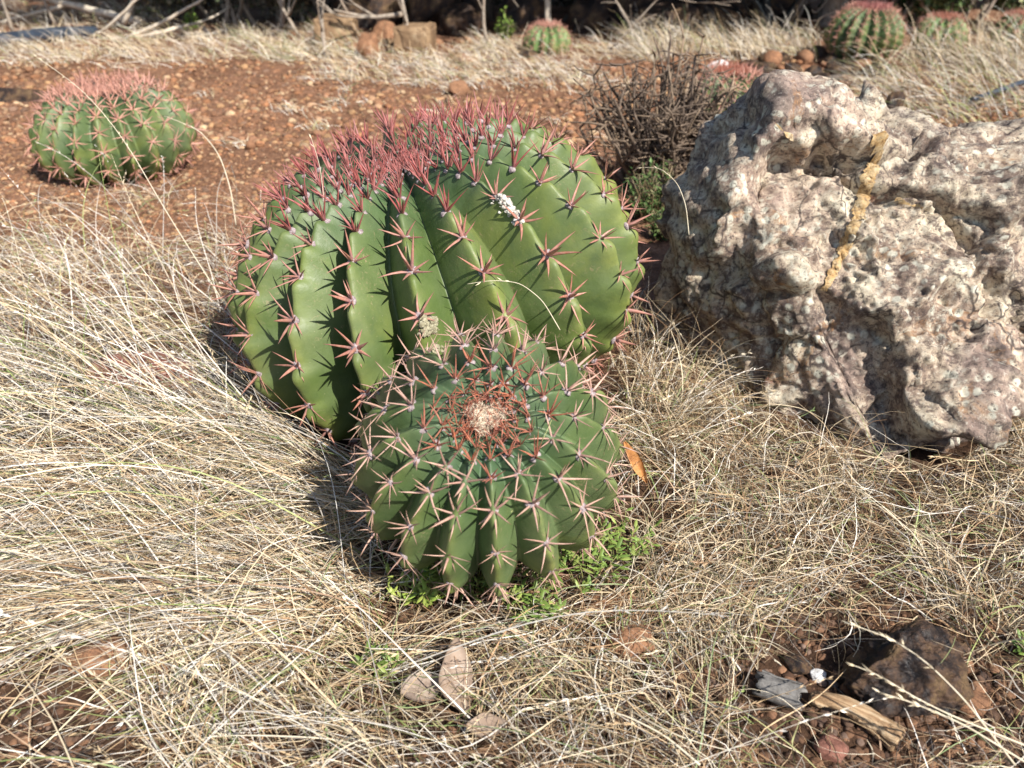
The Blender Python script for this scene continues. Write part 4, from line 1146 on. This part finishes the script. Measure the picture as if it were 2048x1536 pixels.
# single seed stems that stand out from the grass
def hero_stem(label, pixels, w=.0016, green=False, seed=0, nh=26):
    """pixels: (u, v, distance along y); the stem runs through these points in space"""
    rng = np.random.default_rng(seed)
    K = np.array([at_y(u, v, y)[:] for u, v, y in pixels])
    s = np.concatenate([[0], np.cumsum(np.linalg.norm(np.diff(K, axis=0), axis=1))])
    q = np.linspace(0, s[-1], 26)
    P = np.stack([np.interp(q, s, K[:, i]) for i in range(3)], 1)
    for _ in range(4): P[1:-1] = (P[:-2]+2*P[1:-1]+P[2:])/4
    c = np.array((.44, .46, .20) if green else (.74, .66, .50))
    S = Soup(); V, F = tube(P, np.linspace(w*.8, w*.3, 26), 5); 
    base = P[0].copy()
    root = empty('grass_stem', base)
    tag(root, label, 'grass stem', 'seeding grass stems')
    S.add(V-base, F, c); obj('stem', S.mesh('stem'), M['straw'], root)
    g = Grass(); g.heads(rng, P[None]-base, np.array([[.72, .62, .44]]), k=nh, ln=(.006, .012), part=.42)
    obj('seed_head', mesh_np('seed_head', np.concatenate(g.V), np.concatenate(g.F), False, cols=np.concatenate(g.C)), M['straw'], root)
hero_stem('pale grass stem arching over the right side of the far left cactus', [(472, 450, 1.9), (462, 380, 1.92), (440, 310, 1.95), (400, 260, 1.98), (330, 232, 2.0)], .0022, seed=1)
hero_stem('long grass stem slanting across the far left cactus to the upper left', [(520, 720, 1.25), (330, 420, 1.5), (250, 280, 1.6), (170, 180, 1.65), (60, 105, 1.7)], .0016, seed=2)
hero_stem('thin upright grass stem before the left flank of the largest cactus crown', [(650, 520, 1.2), (648, 400, 1.2), (640, 330, 1.21), (620, 268, 1.22)], .0010, seed=3, nh=3)
hero_stem('grass stem with pale seed head crossing the dark glossy rock at the top', [(2030, 1530, .48), (1930, 1400, .50), (1850, 1320, .52), (1780, 1275, .54), (1690, 1245, .55)], .0014, seed=4)
hero_stem('grass stem with pale seed head crossing the middle of the dark glossy rock', [(2048, 1490, .49), (1900, 1430, .49), (1820, 1390, .50), (1760, 1350, .51), (1700, 1328, .52)], .0014, seed=5)
hero_stem('grass stem with pale seed head below the dark glossy rock', [(2060, 1530, .47), (1930, 1450, .48), (1840, 1410, .49), (1760, 1385, .50)], .0014, seed=6)
hero_stem('pale arching grass stem over the ground below the small cactus', [(640, 1275, .72), (760, 1262, .73), (860, 1248, .74), (960, 1258, .74), (1060, 1300, .72)][::-1], .0016, seed=7)
hero_stem('pale curving grass stem sweeping toward the bottom edge right of centre', [(1400, 1530, .50), (1330, 1470, .53), (1240, 1425, .56), (1120, 1412, .58), (1040, 1420, .58)], .0016, seed=8)
hero_stem('forked pale grass blade lying across the front of the largest cactus', [(1120, 660, 1.02), (1085, 600, 1.03), (1040, 565, 1.03), (985, 560, 1.03), (935, 568, 1.02)], .0010, seed=9, nh=5)
hero_stem('thin grass blade with hooked tip in front of the small cactus', [(985, 1100, .68), (1030, 1010, .70), (1065, 920, .72), (1100, 850, .74), (1105, 835, .75)], .0009, True, seed=10, nh=2)
hero_stem('pale grass stem arching over the shaded left face of the boulder', [(1378, 470, 1.36), (1372, 410, 1.38), (1355, 365, 1.40), (1320, 335, 1.42), (1275, 335, 1.44)], .0011, seed=11, nh=3)
hero_stem('long pale grass stem slanting down right across the lower left', [(640, 1330, .68), (480, 1290, .70), (330, 1260, .71), (180, 1245, .72), (40, 1238, .72)], .0017, seed=12)
hero_stem('straw stem running from the lower left corner up to the left edge', [(330, 1525, .52), (230, 1420, .58), (120, 1310, .64), (20, 1215, .70)], .0017, seed=13)

# ------------------------------------------------------------------ green weeds, dead shrub, leafy plant
def weed(label, u, v, r, n, seed, hgt=.062, cols=((.17, .25, .055), (.24, .30, .075), (.12, .19, .04)), ll=(.010, .020), lw=.30):
    rng = np.random.default_rng(seed)
    p = on_ground(u, v)
    root = empty('weed', p)
    tag(root, label, 'weed', 'green weeds round the small cactus')
    St = Soup(); Lf = Soup()
    for i in range(n):
        a = rng.uniform(0, 6.28); rr = r*math.sqrt(rng.random()); h = hgt*rng.uniform(.5, 1.1)
        tip = np.array([rr*math.cos(a), rr*math.sin(a), h]); root0 = tip*np.array([.35, .35, 0])
        pts = np.array([root0, root0*.6+tip*.4+np.array([0, 0, .01]), tip])
        V, F = tube(pts, [.0009, .0007, .0005], 4); St.add(V, F, (.26, .27, .09))
        c = np.array(cols[rng.integers(len(cols))])*rng.uniform(.8, 1.25)
        k = rng.integers(4, 8)
        for j in range(k):
            b = rng.uniform(0, 6.28); e = rng.uniform(.0, .9); L = rng.uniform(*ll)
            d = np.array([math.cos(b)*math.cos(e), math.sin(b)*math.cos(e), math.sin(e)]); sd = np.array([-math.sin(b), math.cos(b), 0]); up = np.cross(d, sd)
            o = pts[1]*(1-(j+1)/k)+tip*((j+1)/k)
            w = L*lw*.5
            Vl = np.array([o, o+d*L*.35+sd*w-up*L*.05, o+d*L*.35-sd*w-up*L*.05, o+d*L*.35+up*.02*L, o+d*L*.7+sd*w*.8-up*L*.08, o+d*L*.7-sd*w*.8-up*L*.08, o+d*L*.7-up*.02*L, o+d*L-up*L*.12])
            Lf.add(Vl, [(0, 3, 1), (0, 2, 3), (1, 3, 6), (1, 6, 4), (3, 2, 5), (3, 5, 6), (4, 6, 7), (6, 5, 7)], c)
    obj('stems', St.mesh('stems'), M['leaf'], root)
    tag(obj('foliage', Lf.mesh('foliage', False), M['leaf'], root), kind='stuff')
weed('bright green weed tuft at the foot of the small cactus, left of its lowest spines', 950, 1178, .055, 36, 1)
weed('yellow green weed tuft left below the small cactus', 850, 1205, .05, 30, 2, cols=((.30, .36, .08), (.24, .34, .06)))
weed('green weed tuft directly below the lowest spines of the small cactus', 1060, 1230, .045, 24, 3)
weed('fresh green weed at the right foot of the small cactus', 1175, 1175, .05, 26, 4)
weed('leafy green weed right of the small cactus in the dry grass', 1240, 1125, .045, 20, 5)
weed('small clover-like weed with round leaves left of the small cactus foot', 868, 1170, .03, 9, 6, .045, ((.13, .26, .08), (.16, .30, .10)), (.009, .013), .95)
weed('dark green weed in the shade left of the small cactus', 650, 1070, .03, 10, 7, .035, ((.09, .18, .05), (.13, .22, .06)))
weed('isolated green weed in the grass at lower left of centre', 770, 1345, .03, 10, 8, .03)
weed('tiny green weed at the right edge of the picture by the dark rock', 2040, 1320, .02, 7, 9, .03)

def dead_shrub():
    rng = np.random.default_rng(8)
    p = on_ground(1318, 385)
    root = empty('dead_shrub', p)
    tag(root, 'brown dead twiggy shrub between the largest cactus and the boulder', 'shrub')
    for i in range(165):
        a = rng.uniform(0, 6.28); sp = rng.random()**.7
        b0 = np.array([rng.normal(0, .05), rng.normal(0, .05), 0])
        h = rng.uniform(.22, .47)*(1-.22*sp); reach = .24*sp
        end = b0+np.array([math.cos(a)*reach, math.sin(a)*reach*.8, h])
        n = 9; s = np.linspace(0, 1, n)[:, None]
        mid = (b0+end)/2+rng.normal(0, .03, 3)
        P = (1-s)**2*b0+2*s*(1-s)*mid+s*s*end
        P += rng.normal(0, .005, (n, 3))*np.linspace(0, 1, n)[:, None]
        r0 = rng.uniform(.0035, .0075)
        S = Soup(); V, F = tube(P, np.linspace(r0, r0*.45, n), 6, jitter=.1, rng=rng); S.add(V, F)
        for j in range(rng.integers(7, 13)):
            k = rng.integers(3, n); q0 = P[k]
            d = rng.normal(size=3); d[2] = d[2]*.5+.25; d /= np.linalg.norm(d); l = rng.uniform(.03, .085)
            c2 = rng.normal(0, .35, 3)
            tw = np.array([q0+d*l*t+c2*l*t*t*.7 for t in np.linspace(0, 1, 5)])
            V, F = tube(tw, np.linspace(r0*.5, r0*.28, 5), 5, rng=rng); S.add(V, F)
        obj('stem', mesh_np('stem', np.concatenate(S.V), np.concatenate(S.F)), M['twig_brown'], root)
dead_shrub()
def leafy_plant(label, u, v, r, h, n, seed, cols, dark=1.0, lw=.35, ll=(.012, .026), name='leafy_plant', cat='plant', group=None):
    rng = np.random.default_rng(seed)
    p = on_ground(u, v)
    root = empty(name, p); tag(root, label, cat, group)
    St = Soup(); Lf = Soup()
    for i in range(n):
        a = rng.uniform(0, 6.28); rr = r*math.sqrt(rng.random())
        tip = np.array([rr*math.cos(a), rr*math.sin(a)*.7, h*rng.uniform(.45, 1.0)*(1-.4*(rr/r)**2)]); b0 = tip*np.array([.4, .4, 0])
        P = np.array([b0, b0*.5+tip*.5+rng.normal(0, .01, 3), tip]); V, F = tube(P, [.002, .0016, .001], 5, rng=rng); St.add(V, F, (.18, .13, .07))
        for j in range(22):
            f = rng.uniform(.15, 1); o = P[0]*(1-f)+P[2]*f+rng.normal(0, .006, 3)
            b = rng.uniform(0, 6.28); e = rng.uniform(-.3, 1.0); L = rng.uniform(*ll); c = np.array(cols[rng.integers(len(cols))])*rng.uniform(.7, 1.3)
            d = np.array([math.cos(b)*math.cos(e), math.sin(b)*math.cos(e), math.sin(e)]); sd = np.array([-math.sin(b), math.cos(b), 0]); up = np.cross(d, sd); w = L*lw*.5
            Vl = np.array([o, o+d*L*.45+sd*w+up*.06*L, o+d*L*.45-sd*w+up*.06*L, o+d*L*.5, o+d*L-up*.1*L])
            Lf.add(Vl, [(0, 3, 1), (0, 2, 3), (1, 3, 4), (3, 2, 4)], c)
    obj('stems', St.mesh('stems'), M['leaf'], root)
    tag(obj('foliage', Lf.mesh('foliage', False), M['leaf'], root), kind='stuff')
GR = ((.07, .13, .035), (.10, .17, .05), (.13, .17, .06), (.17, .16, .08), (.05, .10, .03))
leafy_plant('low dark green leafy plant under the dead shrub beside the largest cactus', 1300, 445, .11, .20, 44, 3, GR)
leafy_plant('small dark leafy plant in the gap between the largest cactus and the boulder', 1325, 480, .06, .10, 20, 4, GR)

# orange dry bits on the crown of the largest cactus
def crown_bits():
    rng = np.random.default_rng(3)
    for lab, (u0, v0), (u1, v1), y in (('orange dry pod lying on the crown of the largest cactus', (1000, 345), (1075, 325), 1.33),
                                       ('amber twig across the crown spines of the largest cactus', (930, 350), (1000, 335), 1.33)):
        a, b = at_y(u0, v0, y), at_y(u1, v1, y+.01)
        s = np.linspace(0, 1, 10)[:, None]; P = np.array(a)*(1-s)+np.array(b)*s+np.array([0, 0, .004])*np.sin(s*3.1)
        V, F = tube(P, .0035*np.sin(np.linspace(.25, 2.9, 10))+.0006, 7, rng=rng)
        o = obj('dry_pod', mesh_np('dry_pod', V-np.array(a), F), M['dry_orange']); o.location = a
        tag(o, lab, 'plant debris')
crown_bits()

# ------------------------------------------------------------------ background: pipe, branches, trees, thicket
def pipe(name, label, pts, r, mat, cat):
    P = np.array([list(p) for p in pts]); s = np.concatenate([[0], np.cumsum(np.linalg.norm(np.diff(P, axis=0), axis=1))])
    q = np.linspace(0, s[-1], 40); P = np.stack([np.interp(q, s, P[:, i]) for i in range(3)], 1)
    for _ in range(6): P[1:-1] = (P[:-2]+2*P[1:-1]+P[2:])/4
    V, F = tube(P, r, 14); o = obj(name, mesh_np(name, V-P[0], F), M[mat]); o.location = P[0]; tag(o, label, cat); return o
pipe('water_pipe', 'black plastic water pipe lying in the grass at the upper left', [on_ground(-160, 122, .045), on_ground(0, 100, .045), on_ground(110, 84, .045), on_ground(195, 74, .03)], .042, 'pipe_plastic', 'pipe')
pipe('garden_hose', 'dark thin hose in the grass at the right edge', [on_ground(2200, 165, .06), on_ground(2048, 185, .06), on_ground(1990, 200, .045), on_ground(1940, 212, .03)], .012, 'pipe_plastic', 'hose')
def branchy(rng, p0, d0, L, r, depth, S, bend=.25, fork=(2, 4), up=.1, minr=.0025):
    n = max(4, int(L/.07)); P = [np.array(p0, float)]; d = np.array(d0, float); d /= np.linalg.norm(d)
    for i in range(n):
        d = d+rng.normal(0, bend*.5, 3); d[2] += up*.15; d /= np.linalg.norm(d); P.append(P[-1]+d*L/n)
    P = np.array(P); V, F = tube(P, np.linspace(r, max(minr, r*.5), n+1), 7 if r > .015 else 5, rng=rng, jitter=.05); S.add(V, F)
    ends = [(P[-1], d, r*.5)]
    if depth > 0:
        for k in range(rng.integers(*fork)):
            i = rng.integers(max(1, n//3), n+1); dd = d+rng.normal(0, .75, 3); dd[2] += up
            ends += branchy(rng, P[i], dd, L*rng.uniform(.45, .75), max(minr, r*rng.uniform(.4, .6)), depth-1, S, bend, fork, up, minr)
    return ends
def fallen_branch(label, p0, d0, L, r, seed, mat='wood_pale', depth=2, up=.1, name='fallen_branch', fork=(2, 4), group=None):
    rng = np.random.default_rng(seed); S = Soup()
    p0 = np.array(p0[:]); branchy(rng, np.zeros(3), d0, L, r, depth, S, .16, fork, up)
    V = np.concatenate(S.V)
    V[:, 2] = np.maximum(V[:, 2], -p0[2]+.01)
    o = obj(name, mesh_np(name, V, np.concatenate(S.F)), M[mat]); o.location = p0; tag(o, label, 'branch', group)
fallen_branch('thick bleached fallen branch in the grass at the upper left', on_ground(285, 58, .05), (-1, .35, .03), 2.0, .030, 1, depth=1, up=.02)
fallen_branch('bleached forked branch end pointing up behind the water pipe', on_ground(250, 62, .05), (.35, .1, .45), .45, .02, 2)
fallen_branch('pale broken branch lying under the fallen branch at the upper left', on_ground(70, 74, .04), (1, .15, .02), 1.0, .026, 3, depth=1, up=.02)
fallen_branch('grey forked twigs standing at the left edge of the background', on_ground(28, 72), (0, .1, 1), .7, .013, 4, 'wood_grey', 3, .4)
fallen_branch('second clump of grey twigs beside the fallen branch', on_ground(115, 58), (-.2, .1, 1), .8, .012, 5, 'wood_grey', 3, .4)
fallen_branch('pale stake-like broken stem standing in the grass strip', on_ground(652, 118), (-.15, .05, 1), .28, .016, 6, 'wood_grey', 1, .3)
fallen_branch('bare grey branch arching before the dark shade above the pale block', on_ground(822, 105), (-.08, .05, 1), .55, .016, 7, 'wood_grey', 3, .35)
fallen_branch('curved bare branch reaching left over the stones at the back', on_ground(812, 100, .2), (-1, .0, -.1), .42, .016, 8, 'wood_grey', 2, .5)
fallen_branch('thin white stem rising behind the pale green background cactus', on_ground(1099, 78), (-.05, .05, 1), .9, .024, 9, 'wood_pale', 1, .5)
fallen_branch('tangle of pale twigs in the grass right of the pale green background cactus', on_ground(1215, 108), (.6, 0, .6), .5, .007, 10, 'wood_grey', 3, .2)
fallen_branch('pale dry twigs arching right of the small background cactus', on_ground(1290, 108), (-.6, .1, .8), .5, .008, 11, 'wood_grey', 3, .2)
fallen_branch('bare grey twigs hanging in the dark thicket above the twig tangle', on_ground(1260, 40), (-.2, -.2, 1), .9, .03, 12, 'wood_grey', 3, .2)
fallen_branch('dry twigs in front of the dark trunks at the top centre', on_ground(975, 96), (-.3, .1, .9), .5, .014, 13, 'wood_grey', 3, .2)
fallen_branch('grey twigs reaching out of the thicket at the top left of centre', on_ground(560, 66), (.3, -.1, .8), .8, .018, 14, 'wood_grey', 3, .25)
fallen_branch('bare twigs at the left of the squared stone block', on_ground(600, 78), (-.3, .1, .8), .6, .014, 15, 'wood_grey', 3, .25)

def leaf_cloud(rng, S, c, R, n, cols, size=(.03, .06)):
    P = rng.normal(size=(n, 3)); P /= np.linalg.norm(P, axis=1)[:, None]; P *= (rng.random((n, 1))**.45)
    P = P*np.array(R)+np.array(c)
    d = rng.normal(size=(n, 3)); d /= np.linalg.norm(d, axis=1)[:, None]
    sd = np.cross(d, rng.normal(size=(n, 3))); sd /= np.linalg.norm(sd, axis=1)[:, None]
    L = rng.uniform(size[0], size[1], (n, 1)); w = L*.34
    V = np.stack([P-d*L*.5, P+sd*w, P+d*L*.5, P-sd*w], 1).reshape(-1, 3)
    F = (np.arange(n)*4)[:, None]+np.array([[0, 1, 2, 3]])
    C = np.array(cols)[rng.integers(0, len(cols), n)]*rng.uniform(.6, 1.3, (n, 1))
    S.V.append(V); S.F.append(np.concatenate([F[:, [0, 1, 2]], F[:, [0, 2, 3]]])+S.n); S.C.append(np.repeat(C, 4, 0)); S.n += len(V)
TREE_G = ((.055, .085, .03), (.075, .11, .04), (.10, .12, .05), (.04, .065, .025))
def tree(label, x, y, seed, h=2.6, r=.10, trunks=3, crown=1.0, leaves=2600, name='thicket_tree', group='trees of the dark thicket', cols=TREE_G, bark='bark_dark', lean=.25):
    rng = np.random.default_rng(seed)
    p = np.array([x, y, gh(x, y)])
    root = empty(name, p); tag(root, label, 'tree', group)
    allends = []
    for k in range(trunks):
        S = Soup()
        b = np.array([rng.normal(0, .12), rng.normal(0, .12), -.03]) if trunks > 1 else np.array([0, 0, -.03])
        d = np.array([rng.normal(0, lean), rng.normal(0, lean), 1.0])
        ends = branchy(rng, b, d, h*rng.uniform(.55, .75), r*rng.uniform(.7, 1.1), 2, S, .14, (3, 5), .35, .006)
        allends += ends
        obj('trunk', mesh_np('trunk', np.concatenate(S.V), np.concatenate(S.F)), M[bark], root)
    S = Soup(); per = max(20, leaves//len(allends))
    for e, d, _ in allends:
        leaf_cloud(rng, S, e, (crown*.42, crown*.42, crown*.30), per, cols)
    for k in range(22):             # unseen leaf roof added to the crown, pushed forward to shade the thicket
        c = np.array([rng.uniform(-.9, 1.7), rng.uniform(-2.0, .8), h*.60+rng.uniform(-.12, .5)])
        c[2] += .15*max(0, -c[1])
        leaf_cloud(rng, S, c, (.55, .55, .25), 240, cols, (.09, .16))
    tag(obj('crown', S.mesh('crown', False), M['leaf'], root), kind='stuff')
tx = [(-6.6, 9.6, 'leaning dark tree at the far left of the thicket'), (-4.6, 8.8, 'dark multi-stemmed tree behind the fallen branch'), (-2.75, 7.6, 'grey twiggy tree behind the grass strip'),
      (-1.35, 7.0, 'dark tree above the squared stone block'), (-.35, 6.9, 'slim dark-trunked tree left of the pale green background cactus'), (.75, 6.75, 'dark tree right behind the pale green background cactus'),
      (1.55, 6.8, 'gnarled dark tree above the twig tangle'), (4.3, 7.6, 'dark tree behind the green bush at the right'), (5.8, 8.2, 'dark tree at the far right of the thicket')]
for i, (x, y, lab) in enumerate(tx): tree(lab, x, y, 60+i, h=2.5, r=.10, trunks=4)
tree('pale-trunked tree just left of the tall background cactus', 2.45, 6.35, 80, h=2.6, r=.075, trunks=4, bark='wood_grey', lean=.12)
# second row closes the wood behind
for i, x in enumerate(np.linspace(-9.5, 9.5, 11)):
    tree('shaded tree in the rear row of the thicket', x+random.uniform(-.4, .4), 9.0+random.uniform(-.4, .6)+(1.6 if x < -3.5 else 0), 100+i, h=3.0, r=.14, trunks=2, leaves=3000, crown=1.5, group='rear row of thicket trees')
def bush(label, u, v, dy, R, n, seed, cols, name='bush', size=(.03, .06), group=None):
    rng = np.random.default_rng(seed); p = on_ground(u, v); p.y += dy
    p.z = gh(p.x, p.y)
    root = empty(name, p); tag(root, label, 'bush', group)
    St = Soup()
    ends = []
    for k in range(9):
        d = np.array([rng.normal(0, .5), rng.normal(0, .4), 1.0])
        ends += branchy(rng, np.array([rng.normal(0, R[0]*.25), rng.normal(0, R[1]*.2), 0]), d, R[2]*.9, .018, 2, St, .2, (2, 4), .2, .004)
    obj('branches', St.mesh('branches'), M['wood_grey'], root)
    S = Soup()
    for j in range(26):
        c = np.array([rng.uniform(-1, 1)*R[0]*.85, rng.uniform(-1, 1)*R[1]*.8, R[2]*rng.uniform(.18, 1.05)])
        leaf_cloud(rng, S, c, (R[0]*.32, R[1]*.4, R[2]*.22), n//26, cols, size)
    tag(obj('crown', S.mesh('crown', False), M['leaf'], root), kind='stuff')
BUSH = ((.06, .10, .03), (.09, .15, .045), (.13, .18, .06), (.17, .18, .08), (.05, .08, .03))
DRY = ((.16, .13, .08), (.11, .10, .06), (.22, .18, .11), (.09, .11, .05), (.06, .06, .04))
bush('dense green bush at the top right behind the tall cactus', 1960, 82, .55, (.85, .5, 1.0), 9000, 1, BUSH)
bush('dark green leafy bush right behind the tall background cactus', 1840, 80, .8, (.45, .4, .9), 5000, 2, ((.04, .09, .025), (.06, .12, .035), (.035, .06, .02)))
bush('dry olive brush at the top left beyond the grass strip', 430, 56, .25, (.75, .4, .6), 5600, 3, DRY, size=(.02, .045))
bush('dry olive brush above the bare twigs left of the stone blocks', 560, 56, .35, (.6, .4, .7), 5200, 4, DRY, size=(.02, .045))
bush('dry scrub at the upper left edge behind the fallen branch', 90, 20, 1.2, (1.2, .5, .7), 4200, 5, ((.20, .20, .09), (.26, .24, .12), (.14, .14, .07)), size=(.02, .05))
# rocks in the thicket shade
for i, (u, v, s, lab) in enumerate(((1335, 84, .23, 'grey rounded rock in the shade above the dead shrub'), (1040, 66, .22, 'dim grey rock in the thicket left of the white stem'), (930, 66, .2, 'dim rock among the dark trunks at top centre'),
                                    (1180, 62, .24, 'dark rock right behind the white stem'), (740, 52, .26, 'dark rock in the shade above the squared stone block'), (1430, 66, .22, 'dim rock behind the dark strap leaves'),
                                    (1255, 52, .3, 'dark rock in the black shade above the twig tangle'), (860, 48, .3, 'dark rock above the pale topped block'), (1560, 40, .25, 'dark rock behind the pale trunks'))):
    stone('rock', lab, u, v, s, 'stone_dark', 4, 140+i, (1, .8, .8), i*.7, .2, 'rocks in the thicket shade', cat='rock')
for i, (u, v, lab) in enumerate(((700, 40, 'shaded dark brush behind the squared stone block'), (880, 34, 'shaded dark brush behind the pale topped block'), (1060, 30, 'shaded brush left of the white stem'), (1200, 30, 'shaded brush right of the white stem'), (1370, 30, 'shaded brush above the dead shrub'), (1540, 24, 'shaded brush behind the strap leaves'))):
    bush(lab, u, v, .6, (.6, .4, .8), 2600, 30+i, ((.03, .04, .02), (.05, .05, .03), (.07, .06, .04)), size=(.04, .08), group='dark brush of the thicket')
def strap_plant():
    rng = np.random.default_rng(12); p = on_ground(1535, 84)
    root = empty('strap_leaf_plant', p); tag(root, 'plant with blue black arching strap leaves at the top right of centre', 'plant')
    for i in range(15):
        a = rng.uniform(0, 6.28); a = math.pi+rng.normal(0, .7) if i % 3 else a
        L = rng.uniform(.6, 1.0); n = 12; P = []
        e = rng.uniform(.7, 1.3); q = np.array([rng.normal(0, .06), rng.normal(0, .06), 0.])
        for k in range(n+1):
            P.append(q.copy()); q = q+np.array([math.cos(a)*math.cos(e), math.sin(a)*math.cos(e), math.sin(e)])*L/n; e -= rng.uniform(.02, .10)
        P = np.array(P); w = .030*np.sin(np.linspace(.5, math.pi-.02, n+1))+.002
        side = np.array([-math.sin(a), math.cos(a), 0]); V = np.concatenate([P+side*w[:, None], P+np.array([0, 0, -.012]), P-side*w[:, None], P+np.array([0, 0, -.004])])
        m = n+1; F = []
        for k in range(n):
            for c0, c1 in ((0, 1), (1, 2), (2, 3), (3, 0)): F.append((c0*m+k, c0*m+k+1, c1*m+k+1, c1*m+k))
        obj('leaf', mesh_np('leaf', V, np.array(F)), M['strap_dark'], root)
strap_plant()
leafy_plant('small bright green plant at the foot of the tall background cactus', 1672, 108, .10, .16, 16, 21, ((.14, .26, .06), (.10, .2, .05)), ll=(.03, .06))
leafy_plant('green sprout in the dry grass below the left thicket', 385, 60, .06, .16, 8, 22, ((.22, .32, .07), (.18, .28, .06)), ll=(.03, .06))
leafy_plant('yellow green sprout in the shade left of the pale green background cactus', 1012, 78, .06, .22, 8, 23, ((.2, .3, .06), (.18, .28, .06)), ll=(.03, .06))
